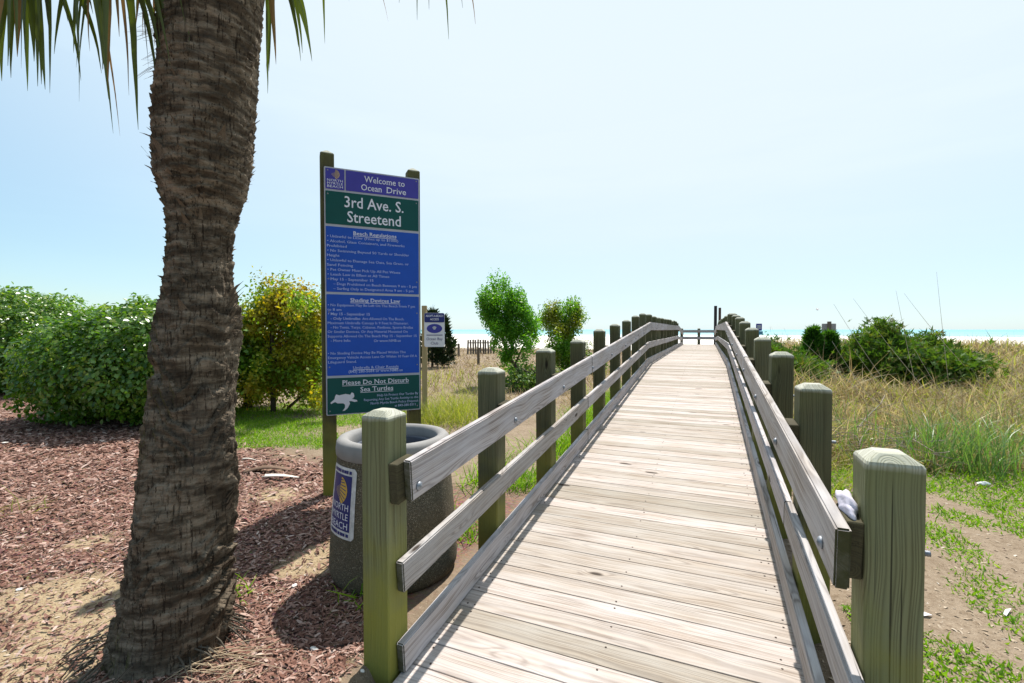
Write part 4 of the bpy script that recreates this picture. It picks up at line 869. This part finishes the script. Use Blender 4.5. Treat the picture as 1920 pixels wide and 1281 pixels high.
# fallen palm leaf bases
M_boot = plain('palm_boot_brown', (.14, .085, .055), .8, .3, 14); M_boot2 = plain('palm_boot_bleached', (.66, .61, .53), .8, .15, 14)
def boot(px0, px1, py, wd, arch, mat, lab, lift=0.0):
    A = gpt(px0, py); B = gpt(px1, py); c_ = (A+B)/2; L = np.linalg.norm(B-A); V = []; F = []; n = 14
    for i in range(n):
        s = i/(n-1); w_ = wd*(1-.75*s)*(.75+.25*math.sin(s*3.1)); zc_ = arch*math.sin(s*math.pi)**1.2+.012
        for e in range(5):
            u_ = e/4*2-1; V.append(((s-.5)*L, u_*w_, zc_+lift+.022*(u_*u_)*(1-s)*(1 if arch < .03 else -1.2)))
    for i in range(n-1):
        for e in range(4): a_ = i*5+e; F.append((a_, a_+1, a_+6, a_+5))
    me = pyd('palm_boot', V, F, True); o = obj('palm_boot', me, mat, None, (c_[0], c_[1], 0), (0, 0, math.atan2(B[1]-A[1], B[0]-A[0])), label=lab, cat='husk'); m = o.modifiers.new('s', 'SOLIDIFY'); m.thickness = .006; return o
boot(460, 545, 884, .09, .045, M_boot, 'curled brown palm leaf base lying on the mulch')
boot(494, 560, 899, .05, .012, M_boot2, 'bleached white palm leaf base lying in front of the brown one', .006)
boot(455, 480, 865, .02, .01, M_boot2, 'short pale palm splinter on the mulch behind the curled leaf base')
# dry strands sweeping from the palm foot
st = []
o0 = gpt(340, 1290)
for k in range(34):
    A = gpt(random.uniform(300, 440), random.uniform(1225, 1300)); B = gpt(random.uniform(470, 610), random.uniform(1175, 1281)); s = random.uniform(.3, 1); B = A+(B-A)*s; mid = (A+B)/2+np.array([random.gauss(0, .02), random.gauss(0, .02), random.uniform(.02, .05)])
    A[2] = .015; B[2] = .012; st.append(([A-o0, (A+mid)/2-o0+np.array([0, 0, .012]), mid-o0, (mid+B)/2-o0, B-o0], [.0014, .002, .002, .0016, .0008]))
obj('dry_palm_strands', tubes('dry_palm_strands', st, 4), plain('pale_straw', (.48, .37, .24), .8, .2, 30), None, (o0[0], o0[1], 0), label='loose bundle of pale dry palm strands spread over the mulch at the palm foot', cat='straw')
def tuft(px, py, n_, h0, h1, sp, lab, mat, w=.007, tilt=.7, bends=(.2, .45)):
    g_ = gpt(px, py); p_ = g_[:2]+rng.normal(size=(n_, 2))*sp; o = grass('grass_tuft', p_, rng.uniform(h0, h1, n_), np.full(n_, w), mat, lab, tilt=tilt, bends=bends); del o['kind']; o['category'] = 'grass tuft'
    me = o.data; off = Vector((g_[0], g_[1], 0)); me.transform(Matrix.Translation(-off)); o.location = off
tuft(447, 1118, 36, .05, .16, .035, 'bright green tuft of blades growing against the foot of the palm trunk', M_grn, .008, 1.0)
tuft(662, 1128, 16, .10, .26, .05, 'dark green blades in the shadow at the base of the litter bin', M_grn, .010, .8)
tuft(20, 965, 14, .1, .28, .07, 'pale yellow-green creeping sprig on the mulch left of the palm', M_olive, .007, 1.2, (.5, .8))
tuft(700, 900, 26, .10, .3, .06, 'green leafy tuft between the bin and the second railing post', M_grn, .012, .6)
tuft(885, 905, 34, .10, .32, .06, 'green blades sprouting behind the second left railing post', M_grn, .012, .6)
# tissue stuffed between top rail and first right post
bm = bmesh.new(); bmesh.ops.create_icosphere(bm, subdivisions=4, radius=1)
for v in bm.verts:
    c_ = v.co; f = 1+.2*math.sin(3*c_.x+3*c_.z)*math.sin(4*c_.y+2)+.10*abs(math.sin(7*c_.y+5*c_.z+3*c_.x)); v.co = Vector((c_.x*.02*f, c_.y*.07*f, c_.z*.034*f))
for f in bm.faces: f.smooth = True
me = bpy.data.meshes.new('tissue'); bm.to_mesh(me); bm.free()
obj('tissue', me, plain('pink_white_tissue', (.72, .68, .78), .9, .12, 40), None, (XR-.022, 1.79, deck_z(1.75)+.995), (.15, .0, .05), label='crumpled pale tissue stuffed between the top rail and the first right railing post', cat='tissue')

# far field posts, fence and signs
M_stub = wood('weathered_stub', 'z', (.20, .16, .12), (.09, .07, .05), (.16, .14, .12), 560, .5)
for px, pb, ptop, w_, lb in ((860, 669, 644, .10, 'short dark square stake standing in the sand left of the slat fence'), (897, 684, 652, .09, 'slim weathered stake on the sand in front of the slat fence'), (1828, 686, 659, .14, 'stout weathered marker post in the dry grass beside the juniper thicket')):
    g_ = gpt(px, pb); h_ = CAMZ-(ptop-618)/FPX*depth(g_); g_[2] = terrain(g_[0], g_[1])
    obj('marker_post', post_mesh(h_-g_[2]+.15, w_, .012, .01), M_stub, None, (g_[0], g_[1], h_), label=lb, cat='post')
f0 = dpt(902, 655, 29.0)
fen = empty('slat_fence', (f0[0], f0[1], 0), YAW, label='short run of weathered upright fence slats on the sand at the top of the beach', cat='fence')
zb = float(terrain(f0[0], f0[1]))
for k in range(11):
    obj('slat', box_mesh('slat', .11, .03, random.uniform(.88, 1.05), .006), M_stub, fen, (-.8+.155*k+random.uniform(-.02, .02), random.uniform(-.1, .1), zb+.42), (0, random.uniform(-.05, .05), 0))
for z_ in (.25, .7): obj('fence_rail', box_mesh('fence_rail', 1.7, .03, .06, .004), M_stub, fen, (0, .13, zb+z_))
def far_sign(px, yt, yb, zc_, w_, panels, lab, back=False, pw=.05):
    c_ = dpt(px, 618, zc_); e_ = empty('beach_sign', (c_[0], c_[1], 0), YAW-.3, label=lab, cat='sign'); zt_ = CAMZ+(618-yt)*zc_/FPX
    obj('post', post_mesh(zt_+.3+(.12 if back else 0), pw, .005, .004), M_stub if back else M_steel, e_, (0, -.06 if back else .04, zt_+(.12 if back else -.02)))
    for v0, v1, m, wm in panels: slab('board', -w_/2*wm, w_/2*wm, zt_-v1, zt_-v0, -.006, .006, m, e_, .02)
    return e_, zt_
e_, z_ = far_sign(1423, 607, 640, 21.0, .24, [(0, .32, M_purple, 1.0), (.345, .50, paint('notice_blue', (.10, .28, .42)), 1.35)], 'small violet notice over a blue strip on a thin metal post behind the right railing')
stand('notice_field', rect(-.08, .08, z_-.25, z_-.06), -.008, M_pale, e_)
far_sign(1554, 607, 640, 27.0, .72, [(.0, .78, plain('bare_sign_back', (.36, .35, .36), .6), 1.0)], 'square grey sign seen from behind on a dark timber post on the dune', True, .17)
# brush and driftwood in the dune grass
def brush(px, py, n_, sp, h_, lab, name='brush_pile', rr_=.008, L=(.4, .9), cat='branches'):
    g_ = gpt(px, py); ls = []
    for k in range(n_):
        a = random.uniform(0, 6.28); c_ = np.array([random.gauss(0, sp), random.gauss(0, sp*.6), random.uniform(.02, h_)]); l_ = random.uniform(*L); d = np.array([math.cos(a), math.sin(a), random.uniform(-.15, .35)])*l_/2
        m_ = c_+np.array([random.gauss(0, .04), random.gauss(0, .04), random.gauss(.03, .03)]); A = c_-d; B = c_+d; A[2] = max(A[2], .0); ls.append(([A, m_, B], [rr_, rr_*.8, rr_*.3]))
    obj(name, tubes(name, ls, 5), plain('driftwood_'+str(px), (.26, .21, .17), .9, .25, 20), None, (g_[0], g_[1], float(terrain(g_[0], g_[1]))), label=lab, cat=cat)
brush(1545, 725, 34, .55, .25, 'heap of grey dead sticks below the small pointed juniper', rr_=.012)
brush(1600, 855, 60, .45, .35, 'tangle of brown dead twigs beside the second right railing post', rr_=.005, L=(.3, .8))
brush(1690, 700, 26, .8, .7, 'bare grey dead branches sticking out of the juniper thicket', rr_=.014, L=(.5, 1.3))
brush(1330, 1000, 1, .01, .02, 'single thin dry twig lying under the boardwalk', 'twig', .004) if False else None
for px0, py0, px1, py1, zc_, lb in ((1640, 885, 1775, 790, 5.6, 'long fallen grey branch lying across the edge of the dune grass'), (1590, 850, 1660, 745, 6.2, 'forked bare branch rising out of the dune grass beside the right railing')):
    A = dpt(px0, py0, zc_); B = dpt(px1, py1, zc_+.6); A[2] = max(A[2], .03); n_ = 7; pts = [A+(B-A)*q/(n_-1)+np.array([random.gauss(0, .02), random.gauss(0, .02), random.gauss(0, .015)]) for q in range(n_)]
    ls = [(np.array(pts)-A, np.linspace(.012, .004, n_))]
    for q in range(2, 6):
        d = np.array([random.gauss(0, .15), random.gauss(0, .15), random.uniform(.05, .25)]); ls.append((np.array([pts[q]-A, pts[q]-A+d*.5, pts[q]-A+d+np.array([.03, 0, 0])]), [.005, .004, .0015]))
    obj('fallen_branch', tubes('fallen_branch', ls, 6), plain('branch_'+str(px0), (.30, .25, .20), .9, .25, 20), None, tuple(A), label=lb, cat='branch')
M_reed = plain('pale_reed', (.55, .50, .40), .7, .1, 5)
for k, (x0, y0, x1, y1, zc_) in enumerate(((1612, 728, 1505, 640, 9.5), (1652, 702, 1563, 570, 9.8), (1742, 738, 1600, 560, 9.8), (1650, 770, 1560, 640, 9.0), (1700, 640, 1680, 545, 10.5), (1745, 610, 1695, 550, 11.0), (1768, 620, 1756, 510, 11.0), (1782, 760, 1715, 655, 9.2), (1480, 640, 1470, 615, 13), (1448, 640, 1444, 612, 13.5), (1690, 765, 1600, 655, 9.3))):
    A = dpt(x0, y0, zc_); B = dpt(x1, y1, zc_-.3); d = B-A; G = A-d*(A[2]+.0)/max(.2, d[2]) if d[2] > .2 else A*1.0
    if np.linalg.norm(G-A) > 1.6: G = A+(G-A)*1.6/np.linalg.norm(G-A)
    G[2] = max(G[2], -.02); n_ = 6; pts = [G+(B-G)*q/(n_-1)+np.array([0, 0, -.10*math.sin(math.pi*q/(n_-1))*.5]) for q in range(n_)]
    obj('reed_stalk', tubes('reed_stalk', [(np.array(pts)-G, np.linspace(.0065, .0022, n_))], 5), M_reed, None, tuple(G), label='short thin reed standing in the grass close behind the far right railing posts' if k in (8, 9) else 'long thin pale reed stalk leaning out of the dune grass', cat='reed', group='short reeds behind the railing' if k in (8, 9) else 'reed stalks leaning over the right-hand dune')
# gull
B0 = dpt(1532, 581, 60)
V = [(-.55, .1, .18), (-.25, .12, .22), (0, .1, .0), (.25, .12, .22), (.55, .1, .18), (-.28, -.08, .2), (0, -.1, .0), (.28, -.08, .2), (0, .32, .02), (0, -.3, 0), (0, 0, -.08), (0, 0, .06)]
obj('gull', pyd('gull', V, [(0, 5, 1), (1, 5, 6, 2), (2, 6, 7, 3), (3, 7, 4), (8, 2, 11), (8, 3, 10), (8, 10, 2), (9, 6, 10), (9, 11, 6), (2, 10, 6), (2, 6, 11), (8, 11, 3)]), plain('gull_grey', (.4, .4, .42)), None, B0, (.4, .3, .6), label='small grey gull flying above the sea horizon', cat='bird')
